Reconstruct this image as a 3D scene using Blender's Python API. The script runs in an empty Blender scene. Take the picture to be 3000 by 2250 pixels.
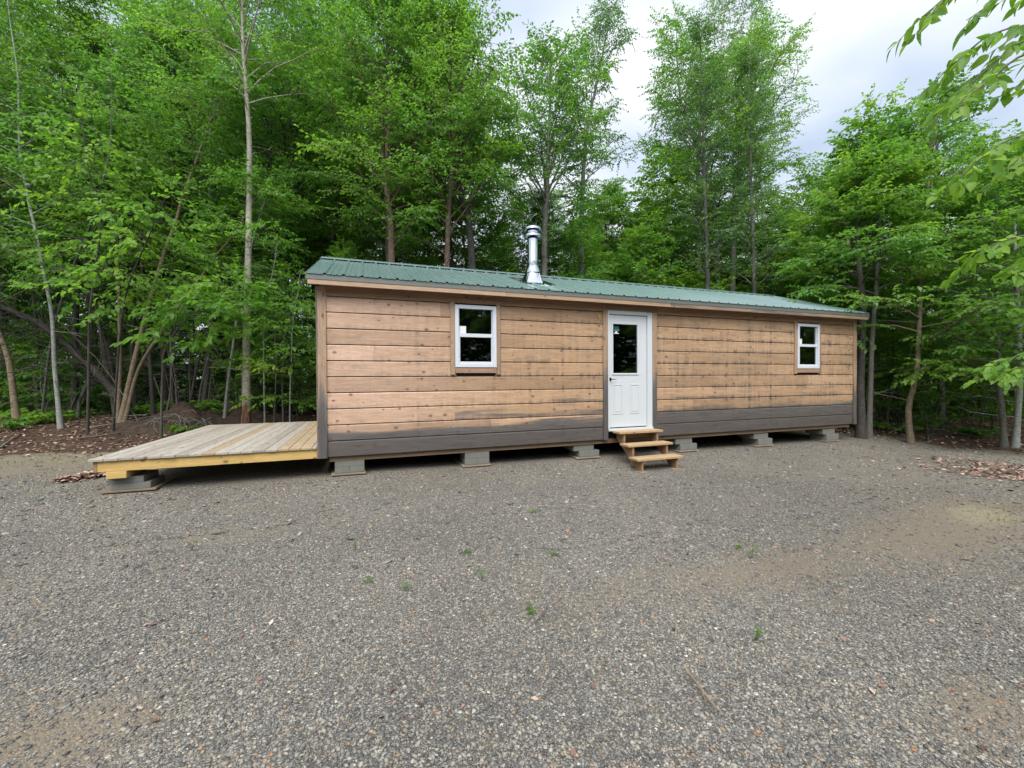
import bpy, bmesh, math, random
import numpy as np
from mathutils import Vector, Matrix
R = math.radians
S = bpy.context.scene
COL = S.collection

# ------------------------------------------------------------------ camera
CAM = np.array([-4.0967, -6.3490, 0.8809]); PITCH, ROLL, YAW = -0.01179, -0.006576, 0.34155
_fw = np.array([math.sin(YAW)*math.cos(PITCH), math.cos(YAW)*math.cos(PITCH), math.sin(PITCH)])
_r0 = np.array([math.cos(YAW), -math.sin(YAW), 0.0]); _u0 = np.cross(_r0, _fw)
_rt = _r0*math.cos(ROLL)+_u0*math.sin(ROLL); _up = -_r0*math.sin(ROLL)+_u0*math.cos(ROLL)
cd = bpy.data.cameras.new('camera'); cam = bpy.data.objects.new('camera', cd); COL.objects.link(cam)
cd.sensor_width = 36.0; cd.lens = 36.0*1203.7/3000.0; cd.clip_end = 600; cd.clip_start = 0.05
cam.matrix_world = Matrix(((_rt[0], _up[0], -_fw[0], CAM[0]), (_rt[1], _up[1], -_fw[1], CAM[1]),
                           (_rt[2], _up[2], -_fw[2], CAM[2]), (0, 0, 0, 1)))
S.camera = cam

def P(u, v, d):
    """world point seen towards (u, v) of the survey frame at forward distance d (metres)"""
    w = _fw + _rt*(u-1500)/1203.7 + _up*(1125-v)/1203.7
    return CAM + w*d

# ------------------------------------------------------------------ world, sun, exposure
SUN_EL, SUN_AZ = 52, 205      # azimuth clockwise from +Y
wd = bpy.data.worlds.new('World'); S.world = wd; wd.use_nodes = True
nt = wd.node_tree; nt.nodes.clear()
def N(nt, typ, **kw):
    n = nt.nodes.new(typ)
    ins = kw.pop('ins', {})
    for k, v in kw.items(): setattr(n, k, v)
    for k, v in ins.items():
        if isinstance(v, bpy.types.NodeSocket): nt.links.new(v, n.inputs[k])
        else: n.inputs[k].default_value = v
    return n
def ramp(nt, fac, stops, interp='LINEAR'):
    n = N(nt, 'ShaderNodeValToRGB', ins={0: fac}); cr = n.color_ramp; cr.interpolation = interp
    while len(cr.elements) < len(stops): cr.elements.new(0.5)
    for e, (p, c) in zip(cr.elements, stops):
        e.position = p; e.color = (c, c, c, 1) if isinstance(c, (int, float)) else (*c, 1)
    return n.outputs[0]
def mixc(nt, f, a, b, blend='MIX'):
    n = N(nt, 'ShaderNodeMix', data_type='RGBA', blend_type=blend)
    for i, v in ((0, f), (6, a), (7, b)):
        if isinstance(v, bpy.types.NodeSocket): nt.links.new(v, n.inputs[i])
        elif i == 0: n.inputs[0].default_value = v
        else: n.inputs[i].default_value = (*v, 1) if len(v) == 3 else v
    return n.outputs[2]
def math_(nt, op, a, b=0.0, c=0.0, clamp=False):
    n = N(nt, 'ShaderNodeMath', operation=op, use_clamp=clamp)
    for i, v in enumerate((a, b, c)):
        if isinstance(v, bpy.types.NodeSocket): nt.links.new(v, n.inputs[i])
        else: n.inputs[i].default_value = v
    return n.outputs[0]
sky = N(nt, 'ShaderNodeTexSky', sky_type='NISHITA', sun_disc=False, sun_elevation=R(SUN_EL), sun_rotation=R(SUN_AZ))
sky.air_density = 1.2; sky.dust_density = 2.0
tc = N(nt, 'ShaderNodeTexCoord'); mp = N(nt, 'ShaderNodeMapping', ins={0: tc.outputs['Generated'], 'Scale': (1.0, 1.0, 2.2), 'Location': (3.2, 1.1, 0.4)})
c1 = N(nt, 'ShaderNodeTexNoise', ins={'Vector': mp.outputs[0], 'Scale': 1.9, 'Detail': 3.5, 'Roughness': 0.5})
cl = ramp(nt, c1.outputs[0], [(0.36, (5.6, 6.9, 8.9)), (0.46, (7.7, 8.7, 10.4)), (0.58, (10.0, 10.6, 11.7)), (0.72, (12.2, 12.4, 12.7))])
sdn = (math.sin(R(SUN_AZ))*math.cos(R(SUN_EL)), math.cos(R(SUN_AZ))*math.cos(R(SUN_EL)), math.sin(R(SUN_EL)))
dt = N(nt, 'ShaderNodeVectorMath', operation='DOT_PRODUCT', ins={0: tc.outputs['Generated'], 1: sdn})
glow = ramp(nt, dt.outputs['Value'], [(0.25, 1.0), (1.0, 2.6)])
cl = mixc(nt, 1.0, cl, glow, 'MULTIPLY')
skc = mixc(nt, 0.93, sky.outputs[0], cl)
bg = N(nt, 'ShaderNodeBackground', ins={0: skc, 1: 0.069})
N(nt, 'ShaderNodeOutputWorld', ins={0: bg.outputs[0]})
sl = bpy.data.lights.new('sun', 'SUN'); sl.energy = 2.3; sl.angle = R(35); sl.color = (1.0, 0.93, 0.82)
so = bpy.data.objects.new('sun', sl); COL.objects.link(so)
sd = Vector((math.sin(R(SUN_AZ))*math.cos(R(SUN_EL)), math.cos(R(SUN_AZ))*math.cos(R(SUN_EL)), math.sin(R(SUN_EL))))
so.rotation_euler = sd.to_track_quat('Z', 'Y').to_euler(); so.location = (-10, -30, 40)
S.view_settings.view_transform = 'Standard'; S.view_settings.look = 'None'
S.view_settings.exposure = 0.6; S.view_settings.gamma = 1.0
S.render.engine = 'CYCLES'
S.cycles.max_bounces = 6; S.cycles.diffuse_bounces = 4; S.cycles.glossy_bounces = 3; S.cycles.transmission_bounces = 4
S.cycles.use_denoising = True
try: S.cycles.denoiser = 'OPENIMAGEDENOISE'; S.cycles.denoising_prefilter = 'ACCURATE'
except Exception: pass

# ------------------------------------------------------------------ helpers
def tag(o, label=None, cat=None, group=None, kind=None):
    if label: o['label'] = label
    if cat: o['category'] = cat
    if group: o['group'] = group
    if kind: o['kind'] = kind
    return o
def empty(name, loc, label, cat, group=None):
    o = bpy.data.objects.new(name, None); COL.objects.link(o); o.location = loc; o.empty_display_size = 0.2
    return tag(o, label, cat, group)
def link(name, me, mat=None, parent=None, bev=0.0, seg=1):
    o = bpy.data.objects.new(name, me); COL.objects.link(o)
    if mat and not me.materials: me.materials.append(mat)
    if parent:
        o.parent = parent
        if isinstance(parent, bpy.types.Object):
            p = parent
            while p: o.location = o.location - p.location if p.parent is None else o.location; p = p.parent
    if bev:
        m = o.modifiers.new('edges', 'BEVEL'); m.width = bev; m.segments = seg; m.limit_method = 'ANGLE'
    return o
def np_mesh(name, V, F, smooth=False, colors=None):
    """V (n,3), F (m,k) constant k; colors per vertex (n,4)"""
    me = bpy.data.meshes.new(name)
    V = np.ascontiguousarray(V, dtype=np.float32); F = np.ascontiguousarray(F, dtype=np.int32)
    m, k = F.shape
    me.vertices.add(len(V)); me.vertices.foreach_set('co', V.ravel())
    me.loops.add(m*k); me.loops.foreach_set('vertex_index', F.ravel())
    me.polygons.add(m); me.polygons.foreach_set('loop_start', np.arange(0, m*k, k, dtype=np.int32))
    if smooth: me.polygons.foreach_set('use_smooth', np.ones(m, dtype=bool))
    if colors is not None:
        a = me.color_attributes.new('tint', 'FLOAT_COLOR', 'POINT')
        a.data.foreach_set('color', np.ascontiguousarray(colors, dtype=np.float32).ravel())
    me.update(calc_edges=True)
    return me
class MB:
    def __init__(s): s.v = []; s.f = []; s.c = []
    def add(s, vs, fs, col=(0.5, 0, 0.5, 1)):
        b = len(s.v); s.v += [tuple(map(float, q)) for q in vs]; s.f += [tuple(b+i for i in q) for q in fs]; s.c += [col]*len(vs)
    def box(s, x0, x1, y0, y1, z0, z1, col=(0.5, 0, 0.5, 1)):
        s.add([(x0, y0, z0), (x1, y0, z0), (x1, y1, z0), (x0, y1, z0), (x0, y0, z1), (x1, y0, z1), (x1, y1, z1), (x0, y1, z1)],
              [(0, 3, 2, 1), (4, 5, 6, 7), (0, 1, 5, 4), (1, 2, 6, 5), (2, 3, 7, 6), (3, 0, 4, 7)], col)
    def vbar(s, x0, x1, y0, y1, z0, z1, g0, g1, tone, zc=0.5, n=9):
        zs = np.linspace(z0, z1, n); b = len(s.v)
        for z in zs:
            g = g1+(g0-g1)*float(np.clip((zc+0.5-z)/1.0, 0, 1))
            s.v += [(x0, y0, z), (x1, y0, z), (x1, y1, z), (x0, y1, z)]; s.c += [(tone, g, 0.1, 1)]*4
        s.f += [(b, b+3, b+2, b+1), tuple(b+4*(n-1)+i for i in range(4))]
        for k in range(n-1):
            for i in range(4): s.f.append((b+4*k+i, b+4*k+(i+1) % 4, b+4*k+4+(i+1) % 4, b+4*k+4+i))
    def prism(s, prof, axis, a, b, col=(0.5, 0, 0.5, 1)):
        """closed 2-D profile swept along axis 0 (x) with (y,z) points, or axis 1 (y) with (x,z) points"""
        n = len(prof)
        if axis == 0: vs = [(a, p, q) for p, q in prof]+[(b, p, q) for p, q in prof]
        elif axis == 1: vs = [(p, a, q) for p, q in prof]+[(p, b, q) for p, q in prof]
        else: vs = [(p, q, a) for p, q in prof]+[(p, q, b) for p, q in prof]
        fs = [tuple(range(n))[::-1], tuple(range(n, 2*n))]+[(i, (i+1) % n, n+(i+1) % n, n+i) for i in range(n)]
        s.add(vs, fs, col)
    def lathe(s, prof, cx, cy, n=32):
        k = len(prof); vs = []
        for i in range(n):
            a = 2*math.pi*i/n
            vs += [(cx+r*math.cos(a), cy+r*math.sin(a), z) for r, z in prof]
        fs = [(i*k+j, ((i+1) % n)*k+j, ((i+1) % n)*k+j+1, i*k+j+1) for i in range(n) for j in range(k-1)]
        s.add(vs, fs)
    def build(s, name, mat, parent=None, bev=0.0, smooth=False, seg=1):
        me = bpy.data.meshes.new(name); me.from_pydata(s.v, [], s.f)
        bm = bmesh.new(); bm.from_mesh(me); bmesh.ops.recalc_face_normals(bm, faces=bm.faces)
        bm.to_mesh(me); bm.free()
        a = me.color_attributes.new('tint', 'FLOAT_COLOR', 'POINT')
        a.data.foreach_set('color', np.array(s.c, dtype=np.float32).ravel())
        if smooth:
            me.polygons.foreach_set('use_smooth', np.ones(len(me.polygons), dtype=bool))
            me.set_sharp_from_angle(angle=R(40))
        return link(name, me, mat, parent, bev, seg)
def tubes(lines, sides=6):
    """lines: list of (pts (n,3), radii (n,)); returns V, F quads"""
    Vs, Fs, b = [], [], 0
    for pts, rad in lines:
        pts = np.asarray(pts, float); rad = np.asarray(rad, float); n = len(pts)
        t = np.gradient(pts, axis=0); t /= np.linalg.norm(t, axis=1, keepdims=True)+1e-9
        ref = np.array([0, 0, 1.0]) if abs(t[0, 2]) < 0.8 else np.array([1.0, 0, 0])
        s1 = np.cross(t, ref); s1 /= np.linalg.norm(s1, axis=1, keepdims=True)+1e-9
        s2 = np.cross(t, s1); k = sides if rad[0] > 0.012 else 3
        a = np.arange(k)*2*np.pi/k
        ring = pts[:, None, :]+rad[:, None, None]*(np.cos(a)[None, :, None]*s1[:, None, :]+np.sin(a)[None, :, None]*s2[:, None, :])
        Vs.append(ring.reshape(-1, 3))
        i = np.arange(n-1)[:, None]*k; j = np.arange(k)[None, :]; j2 = (j+1) % k
        Fs.append(np.stack([i+j, i+j2, i+k+j2, i+k+j], -1).reshape(-1, 4)+b); b += n*k
    return np.concatenate(Vs), np.concatenate(Fs)
def smoothpath(pts, n):
    """Catmull-Rom through pts"""
    pts = np.asarray(pts, float); m = len(pts)
    if m == 2: pts = np.array([pts[0], (pts[0]+pts[1])/2, pts[1]]); m = 3
    q = np.vstack([2*pts[0]-pts[1], pts, 2*pts[-1]-pts[-2]])
    t = np.linspace(0, m-1-1e-6, n); i = t.astype(int); f = (t-i)[:, None]
    a, b, c, d = q[i], q[i+1], q[i+2], q[i+3]
    return 0.5*((2*b)+(c-a)*f+(2*a-5*b+4*c-d)*f**2+(3*b-a-3*c+d)*f**3)

# ------------------------------------------------------------------ materials
def mat(name):
    m = bpy.data.materials.new(name); m.use_nodes = True; t = m.node_tree; t.nodes.clear()
    return m, t
def finish(t, bsdf): N(t, 'ShaderNodeOutputMaterial', ins={0: bsdf})
def pbsdf(t, col, rough=0.8, metal=0.0, bump=None, bstr=0.3, bdist=0.01, spec=0.5, **kw):
    ins = {'Base Color': col if isinstance(col, bpy.types.NodeSocket) else (*col, 1), 'Roughness': rough, 'Metallic': metal, 'Specular IOR Level': spec}
    if bump is not None:
        b = N(t, 'ShaderNodeBump', ins={'Strength': bstr, 'Distance': bdist, 'Height': bump}); ins['Normal'] = b.outputs[0]
    ins.update(kw)
    return N(t, 'ShaderNodeBsdfPrincipled', ins=ins).outputs[0]
def coords(t, scale=(1, 1, 1), obj=True, off=None):
    c = N(t, 'ShaderNodeNewGeometry').outputs['Position'] if not obj else N(t, 'ShaderNodeTexCoord').outputs['Object']
    m = N(t, 'ShaderNodeMapping', ins={0: c, 'Scale': scale})
    if off is not None: t.links.new(off, m.inputs['Location'])
    return m.outputs[0]
def noise(t, vec, scale, detail=3, rough=0.5, out=0, dist=0.0):
    return N(t, 'ShaderNodeTexNoise', ins={'Vector': vec, 'Scale': scale, 'Detail': detail, 'Roughness': rough, 'Distortion': dist}).outputs[out]
def tint(t):
    a = N(t, 'ShaderNodeAttribute', attribute_name='tint'); s = N(t, 'ShaderNodeSeparateColor', ins={0: a.outputs[0]})
    return s.outputs
def simple(name, col, rough=0.6, metal=0.0, var=0.12, sc=8, bstr=0.1, **kw):
    m, t = mat(name); c = coords(t)
    f = noise(t, c, sc, 4)
    cc = mixc(t, f, tuple(x*(1-var) for x in col), tuple(min(1, x*(1+var)) for x in col))
    finish(t, pbsdf(t, cc, rough, metal, f, bstr, 0.003, **kw)); return m

def wood(name, lo, hi, axis='X', dirt=0.5, knots=True, rough=0.75):
    """weathered sawn timber. tint: R random tone, G grey weathering, B paleness"""
    m, t = mat(name); r, g, b = tint(t)[:3]
    off = N(t, 'ShaderNodeCombineXYZ', ins={0: math_(t, 'MULTIPLY', r, 31.0), 1: math_(t, 'MULTIPLY', r, 7.0), 2: math_(t, 'MULTIPLY', r, 17.0)}).outputs[0]
    sc = {'X': (1.2, 14, 22), 'Y': (14, 1.2, 14), 'Z': (18, 18, 1.2)}[axis]
    v = coords(t, sc, off=off); v1 = coords(t, (1, 1, 1), off=off); w = coords(t)
    gr = noise(t, v, 2.2, 5, 0.62, dist=0.6); gr2 = noise(t, v, 9, 3, 0.6)
    base = mixc(t, ramp(t, gr, [(0.3, 0.0), (0.7, 1.0)]), lo, hi)
    base = mixc(t, ramp(t, gr2, [(0.40, 0.0), (0.72, 0.55)]), base, tuple(x*0.55 for x in lo))
    # board to board tone
    base = mixc(t, 1.0, base, ramp(t, r, [(0, (0.80, 0.77, 0.74)), (0.35, (0.97, 0.95, 0.92)), (0.7, (1.05, 1.02, 1.00)), (1, (1.13, 1.13, 1.15))]), 'MULTIPLY')
    base = mixc(t, b, base, mixc(t, 1.0, base, (1.18, 1.25, 1.52), 'MULTIPLY'))
    # grey weathering with ragged edge + dark mildew blotches
    bl = math_(t, 'ADD', math_(t, 'MULTIPLY', noise(t, coords(t, {'X': (0.35, 2, 7.0), 'Y': (7, .35, 2), 'Z': (7, 2, .35)}[axis]), 1.6, 6, 0.65), 0.6), math_(t, 'MULTIPLY', gr, 0.4))
    gf = ramp(t, math_(t, 'ADD', math_(t, 'MULTIPLY', g, 1.35), math_(t, 'MULTIPLY', math_(t, 'SUBTRACT', bl, 0.5), 1.9)), [(0.40, 0.0), (0.66, 1.0)])
    greyc = mixc(t, ramp(t, gr, [(0.3, 0.0), (0.7, 1.0)]), (0.042, 0.042, 0.045), (0.135, 0.13, 0.13))
    greyc = mixc(t, ramp(t, g, [(0.55, 0.0), (0.95, 0.62)]), greyc, (0.034, 0.035, 0.040))
    base = mixc(t, math_(t, 'MULTIPLY', gf, 0.93), base, greyc)
    bl2 = ramp(t, noise(t, coords(t, (0.8, 3, 2.2)), 3.1, 6, 0.68), [(0.55, 0.0), (0.78, 1.0)])
    base = mixc(t, math_(t, 'MULTIPLY', bl2, dirt), base, (0.085, 0.07, 0.06))
    if knots:
        kv = coords(t, {'X': (4.6, 1, 6.5), 'Y': (7.5, 3.2, 1), 'Z': (7.5, 1, 3.2)}[axis], off=off)
        sx = N(t, 'ShaderNodeSeparateXYZ', ins={0: kv}).outputs
        kv = N(t, 'ShaderNodeCombineXYZ', ins={0: sx[{'X': 0, 'Y': 1, 'Z': 2}[axis]], 1: sx[2] if axis == 'X' else sx[0]}).outputs[0]
        k = N(t, 'ShaderNodeTexVoronoi', feature='F1', voronoi_dimensions='2D', ins={'Vector': kv, 'Scale': 1.0, 'Randomness': 1.0})
        pick = N(t, 'ShaderNodeSeparateColor', ins={0: k.outputs['Color']}).outputs[0]
        rad = math_(t, 'MULTIPLY', math_(t, 'POWER', pick, 3.0), 0.20)
        kk = math_(t, 'LESS_THAN', math_(t, 'DIVIDE', k.outputs['Distance'], rad), 0.75)
        ring = ramp(t, math_(t, 'DIVIDE', k.outputs['Distance'], math_(t, 'ADD', rad, 0.001)), [(0.0, 1.0), (0.55, 0.8), (1.0, 0.0)])
        kf = math_(t, 'MULTIPLY', ring, math_(t, 'GREATER_THAN', pick, 0.50))
        base = mixc(t, math_(t, 'MULTIPLY', kf, 0.8), base, (0.10, 0.045, 0.022))
    bm = math_(t, 'ADD', math_(t, 'MULTIPLY', gr, 0.7), math_(t, 'MULTIPLY', gr2, 0.5))
    finish(t, pbsdf(t, base, rough, 0, bm, 0.35, 0.003)); return m, t

def siding_mat():
    m, t = wood('siding_wood', (0.46, 0.275, 0.150), (0.60, 0.40, 0.25), 'X', dirt=0.42)
    out = [n for n in t.nodes if n.type == 'OUTPUT_MATERIAL'][0]; bs = out.inputs[0].links[0].from_node
    src = bs.inputs['Base Color'].links[0].from_socket
    geo = N(t, 'ShaderNodeTexCoord').outputs['Object']; s = N(t, 'ShaderNodeSeparateXYZ', ins={0: geo})
    # rust / nail bleeding on the stud lines (every 0.61 m), near board edges
    fx = math_(t, 'ABSOLUTE', math_(t, 'SUBTRACT', math_(t, 'FRACT', math_(t, 'DIVIDE', math_(t, 'ADD', s.outputs[0], 20.13), 0.61)), 0.5))
    nz = noise(t, geo, 7, 5, 0.7); nz2 = noise(t, coords(t, (6, 6, 2.5)), 3, 5, 0.7)
    line = ramp(t, math_(t, 'ADD', fx, math_(t, 'MULTIPLY', math_(t, 'SUBTRACT', nz2, 0.5), 0.07)), [(0.0, 1.0), (0.026, 0.7), (0.06, 0.0)])
    fz = math_(t, 'ABSOLUTE', math_(t, 'SUBTRACT', math_(t, 'FRACT', math_(t, 'DIVIDE', math_(t, 'ADD', s.outputs[2], 0.21), 0.229)), 0.5))
    edge = ramp(t, fz, [(0.14, 0.15), (0.34, 1.0)])
    right = ramp(t, math_(t, 'DIVIDE', math_(t, 'ADD', s.outputs[0], 5), 12.0), [(0.05, 0.30), (0.5, 1.0)])
    low = ramp(t, s.outputs[2], [(0.0, 1.0), (1.0, 1.0)])
    f = math_(t, 'MULTIPLY', math_(t, 'MULTIPLY', line, edge), math_(t, 'MULTIPLY', right, ramp(t, noise(t, coords(t, (2.2, 1, 4.4)), 1.9, 4, 0.7), [(0.40, 0.0), (0.52, 1.0)])))
    cell = N(t, 'ShaderNodeCombineXYZ', ins={0: math_(t, 'FLOOR', math_(t, 'DIVIDE', math_(t, 'ADD', s.outputs[0], 20.13), 0.61)), 1: math_(t, 'FLOOR', math_(t, 'DIVIDE', math_(t, 'ADD', s.outputs[2], 0.21), 0.229))}).outputs[0]
    wn = N(t, 'ShaderNodeTexWhiteNoise', noise_dimensions='2D', ins={'Vector': cell}).outputs[0]
    f = math_(t, 'MULTIPLY', f, ramp(t, wn, [(0.35, 0.0), (0.9, 1.0)]))
    # rain streaks and water marks hanging below the boards' lower edges, stronger toward the far end
    dr_ = noise(t, coords(t, (9, 1, 0.9)), 1.5, 5, 0.7); wm = noise(t, coords(t, (0.8, 1, 1.6)), 1.5, 4, 0.6)
    lowe = ramp(t, math_(t, 'FRACT', math_(t, 'DIVIDE', math_(t, 'ADD', s.outputs[2], 0.21), 0.229)), [(0.02, 1.0), (0.30, 0.15), (0.8, 0.1), (0.98, 0.9)])
    f2 = math_(t, 'MULTIPLY', math_(t, 'MULTIPLY', ramp(t, dr_, [(0.38, 0.0), (0.60, 1.0)]), lowe), math_(t, 'MULTIPLY', right, ramp(t, wm, [(0.36, 0.0), (0.56, 1.0)])))
    blot = ramp(t, math_(t, 'ADD', math_(t, 'MULTIPLY', noise(t, coords(t, (0.7, 1, 3.4), off=None), 2.4, 6, 0.72), 0.75), math_(t, 'MULTIPLY', dr_, 0.25)), [(0.50, 0.0), (0.64, 1.0)])
    src = mixc(t, math_(t, 'MULTIPLY', math_(t, 'MULTIPLY', blot, right), 0.62), src, (0.13, 0.10, 0.08))
    src = mixc(t, math_(t, 'MULTIPLY', f2, 0.95), src, (0.10, 0.08, 0.065))
    src = mixc(t, math_(t, 'MULTIPLY', right, 0.8), src, mixc(t, 1.0, src, (0.86, 0.89, 0.90), 'MULTIPLY'))
    c = mixc(t, math_(t, 'MULTIPLY', f, 0.85), src, (0.05, 0.04, 0.04))
    t.links.new(c, bs.inputs['Base Color'])
    return m
M = {}
M['siding'] = siding_mat()
M['trim'] = wood('weathered_trim', (0.30, 0.20, 0.125), (0.44, 0.31, 0.205), 'Z', dirt=0.4)[0]
M['trimx'] = wood('weathered_trim_long', (0.26, 0.15, 0.09), (0.42, 0.27, 0.17), 'X', dirt=0.35)[0]
M['fascia'] = wood('fascia_wood', (0.36, 0.235, 0.14), (0.52, 0.365, 0.24), 'X', dirt=0.45)[0]
M['deck'] = wood('deck_boards', (0.32, 0.285, 0.24), (0.47, 0.43, 0.375), 'Y', dirt=0.14)[0]
M['decktan'] = wood('deck_boards_tan', (0.38, 0.285, 0.175), (0.50, 0.395, 0.26), 'Y', dirt=0.14)[0]
M['yellow'] = wood('treated_pine', (0.50, 0.33, 0.10), (0.62, 0.44, 0.17), 'X', dirt=0.12)[0]
M['step'] = wood('step_lumber', (0.37, 0.25, 0.125), (0.50, 0.355, 0.20), 'X', dirt=0.22)[0]
M['stepside'] = wood('stringer_lumber', (0.25, 0.15, 0.075), (0.36, 0.225, 0.12), 'X', dirt=0.3)[0]
M['beam'] = wood('skid_beam', (0.13, 0.085, 0.05), (0.22, 0.15, 0.09), 'X', dirt=0.4)[0]
M['pad'] = wood('plywood_pad', (0.24, 0.18, 0.12), (0.34, 0.27, 0.19), 'X', dirt=0.5, knots=False)[0]
M['white'] = simple('white_paint', (0.57, 0.60, 0.62), 0.35, var=0.03, bstr=0.02)
M['vinyl'] = simple('white_vinyl', (0.60, 0.63, 0.68), 0.3, var=0.03, bstr=0.0)
M['dark_metal'] = simple('dark_handle_metal', (0.03, 0.025, 0.02), 0.35, 0.8)
M['paper'] = simple('paper_sticker', (0.72, 0.73, 0.75), 0.6, var=0.05)
M['teal'] = simple('teal_film', (0.015, 0.07, 0.09), 0.3, var=0.3)
M['yellow_plastic'] = simple('yellow_plastic', (0.7, 0.5, 0.05), 0.4)
M['eave_metal'] = simple('eave_trim_metal', (0.17, 0.18, 0.165), 0.42, 0.3, var=0.1)
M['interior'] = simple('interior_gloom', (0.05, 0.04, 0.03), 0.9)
M['sheath_shade'] = simple('black_sheathing_and_shade', (0.02, 0.02, 0.022), 0.9)  # wall sheathing; on the middle beams the black stands in for under-floor shade
def glass():
    m, t = mat('window_glass')
    fr = N(t, 'ShaderNodeFresnel', ins={'IOR': 1.5}).outputs[0]
    a = N(t, 'ShaderNodeBsdfTransparent', ins={0: (0.72, 0.76, 0.75, 1)}); b = N(t, 'ShaderNodeBsdfGlossy', ins={0: (1, 1, 1, 1), 'Roughness': 0.02})
    finish(t, N(t, 'ShaderNodeMixShader', ins={0: fr, 1: a.outputs[0], 2: b.outputs[0]}).outputs[0]); return m
M['glass'] = glass()
def roofmat():
    m, t = mat('green_roof_metal'); v = coords(t)
    sc = noise(t, coords(t, (9, 0.6, 1)), 2.0, 5, 0.65); blotch = noise(t, v, 1.3, 4)
    base = mixc(t, blotch, (0.130, 0.205, 0.192), (0.165, 0.248, 0.232))
    base = mixc(t, math_(t, 'MULTIPLY', ramp(t, sc, [(0.5, 0.0), (0.75, 1.0)]), 0.45), base, (0.17, 0.20, 0.15))
    finish(t, pbsdf(t, base, math_(t, 'ADD', 0.13, math_(t, 'MULTIPLY', sc, 0.14)), 0.0, blotch, 0.03, 0.004, spec=1.0)); return m
M['roof'] = roofmat()
def galv():
    m, t = mat('galvanised_steel'); v = coords(t, (1, 1, 1))
    k = N(t, 'ShaderNodeTexVoronoi', ins={'Vector': v, 'Scale': 60.0}); s = N(t, 'ShaderNodeSeparateColor', ins={0: k.outputs['Color']}).outputs[0]
    finish(t, pbsdf(t, mixc(t, s, (0.36, 0.38, 0.40), (0.44, 0.46, 0.48)), math_(t, 'ADD', 0.12, math_(t, 'MULTIPLY', s, 0.04)), 1.0)); return m
M['galv'] = galv()
def conc():
    m, t = mat('concrete_block'); v = coords(t); f = noise(t, v, 5, 5, 0.6); g = noise(t, v, 120, 3, 0.7)
    c = mixc(t, f, (0.125, 0.128, 0.112), (0.21, 0.213, 0.19)); c = mixc(t, ramp(t, g, [(0.3, 0.5), (0.5, 0.0)]), c, (0.10, 0.10, 0.09))
    finish(t, pbsdf(t, c, 0.95, 0, g, 0.6, 0.004)); return m
M['concrete'] = conc()
def bark(name, lo, hi, marks=(0.03, 0.025, 0.02), mk=0.5, peel=None):
    m, t = mat(name); v = coords(t, (1, 1, 0.35)); f = noise(t, v, 22, 5, 0.7)
    ri = N(t, 'ShaderNodeObjectInfo').outputs['Random']
    c = mixc(t, ramp(t, f, [(0.3, 0.0), (0.7, 1.0)]), lo, hi)
    ln = noise(t, coords(t, (4, 4, 42)), 1.0, 3, 0.6)
    c = mixc(t, math_(t, 'MULTIPLY', ramp(t, ln, [(0.56, 0.0), (0.66, 1.0)]), mk), c, marks)
    li = ramp(t, noise(t, coords(t), 6, 4, 0.6), [(0.55, 0.0), (0.72, 1.0)])
    c = mixc(t, math_(t, 'MULTIPLY', li, 0.35), c, (0.20, 0.22, 0.17))
    c = mixc(t, 1.0, c, ramp(t, ri, [(0, 0.72), (1, 1.2)]), 'MULTIPLY')
    if peel is not None:
        s = N(t, 'ShaderNodeSeparateXYZ', ins={0: N(t, 'ShaderNodeTexCoord').outputs['Object']}).outputs[2]
        pf = ramp(t, math_(t, 'ADD', s, math_(t, 'MULTIPLY', math_(t, 'SUBTRACT', noise(t, coords(t, (1, 1, 0.4)), 9, 4), 0.5), 1.2)), [(peel-0.05, 1.0), (peel+0.1, 0.0)])
        pc = mixc(t, ramp(t, noise(t, coords(t, (1, 1, 0.5)), 16, 4), [(0.35, 0.0), (0.62, 1.0)]), (0.03, 0.018, 0.014), (0.22, 0.10, 0.06))
        c = mixc(t, pf, c, pc)
    finish(t, pbsdf(t, c, 0.9, 0, f, 0.8, 0.012)); return m
M['bark_dark'] = bark('dark_bark', (0.035, 0.03, 0.027), (0.085, 0.074, 0.065))
M['bark_grey'] = bark('grey_bark', (0.075, 0.07, 0.06), (0.16, 0.15, 0.13))
M['bark_pale'] = bark('pale_birch_bark', (0.26, 0.23, 0.18), (0.46, 0.42, 0.35), (0.06, 0.045, 0.035), 0.8, peel=0.75)
M['bark_white'] = bark('whitish_bark', (0.20, 0.21, 0.19), (0.40, 0.41, 0.38), (0.07, 0.07, 0.06), 0.6)
M['bark_tan'] = bark('tan_bark', (0.13, 0.095, 0.06), (0.28, 0.215, 0.145), (0.05, 0.035, 0.02), 0.6)
M['bark_red'] = bark('reddish_peeling_bark', (0.09, 0.055, 0.04), (0.20, 0.13, 0.095))
M['deadwood'] = bark('dead_wood', (0.05, 0.042, 0.038), (0.15, 0.13, 0.115), mk=0.3)
M['twig'] = bark('grey_twig_wood', (0.12, 0.105, 0.09), (0.26, 0.235, 0.205), mk=0.2)
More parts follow.
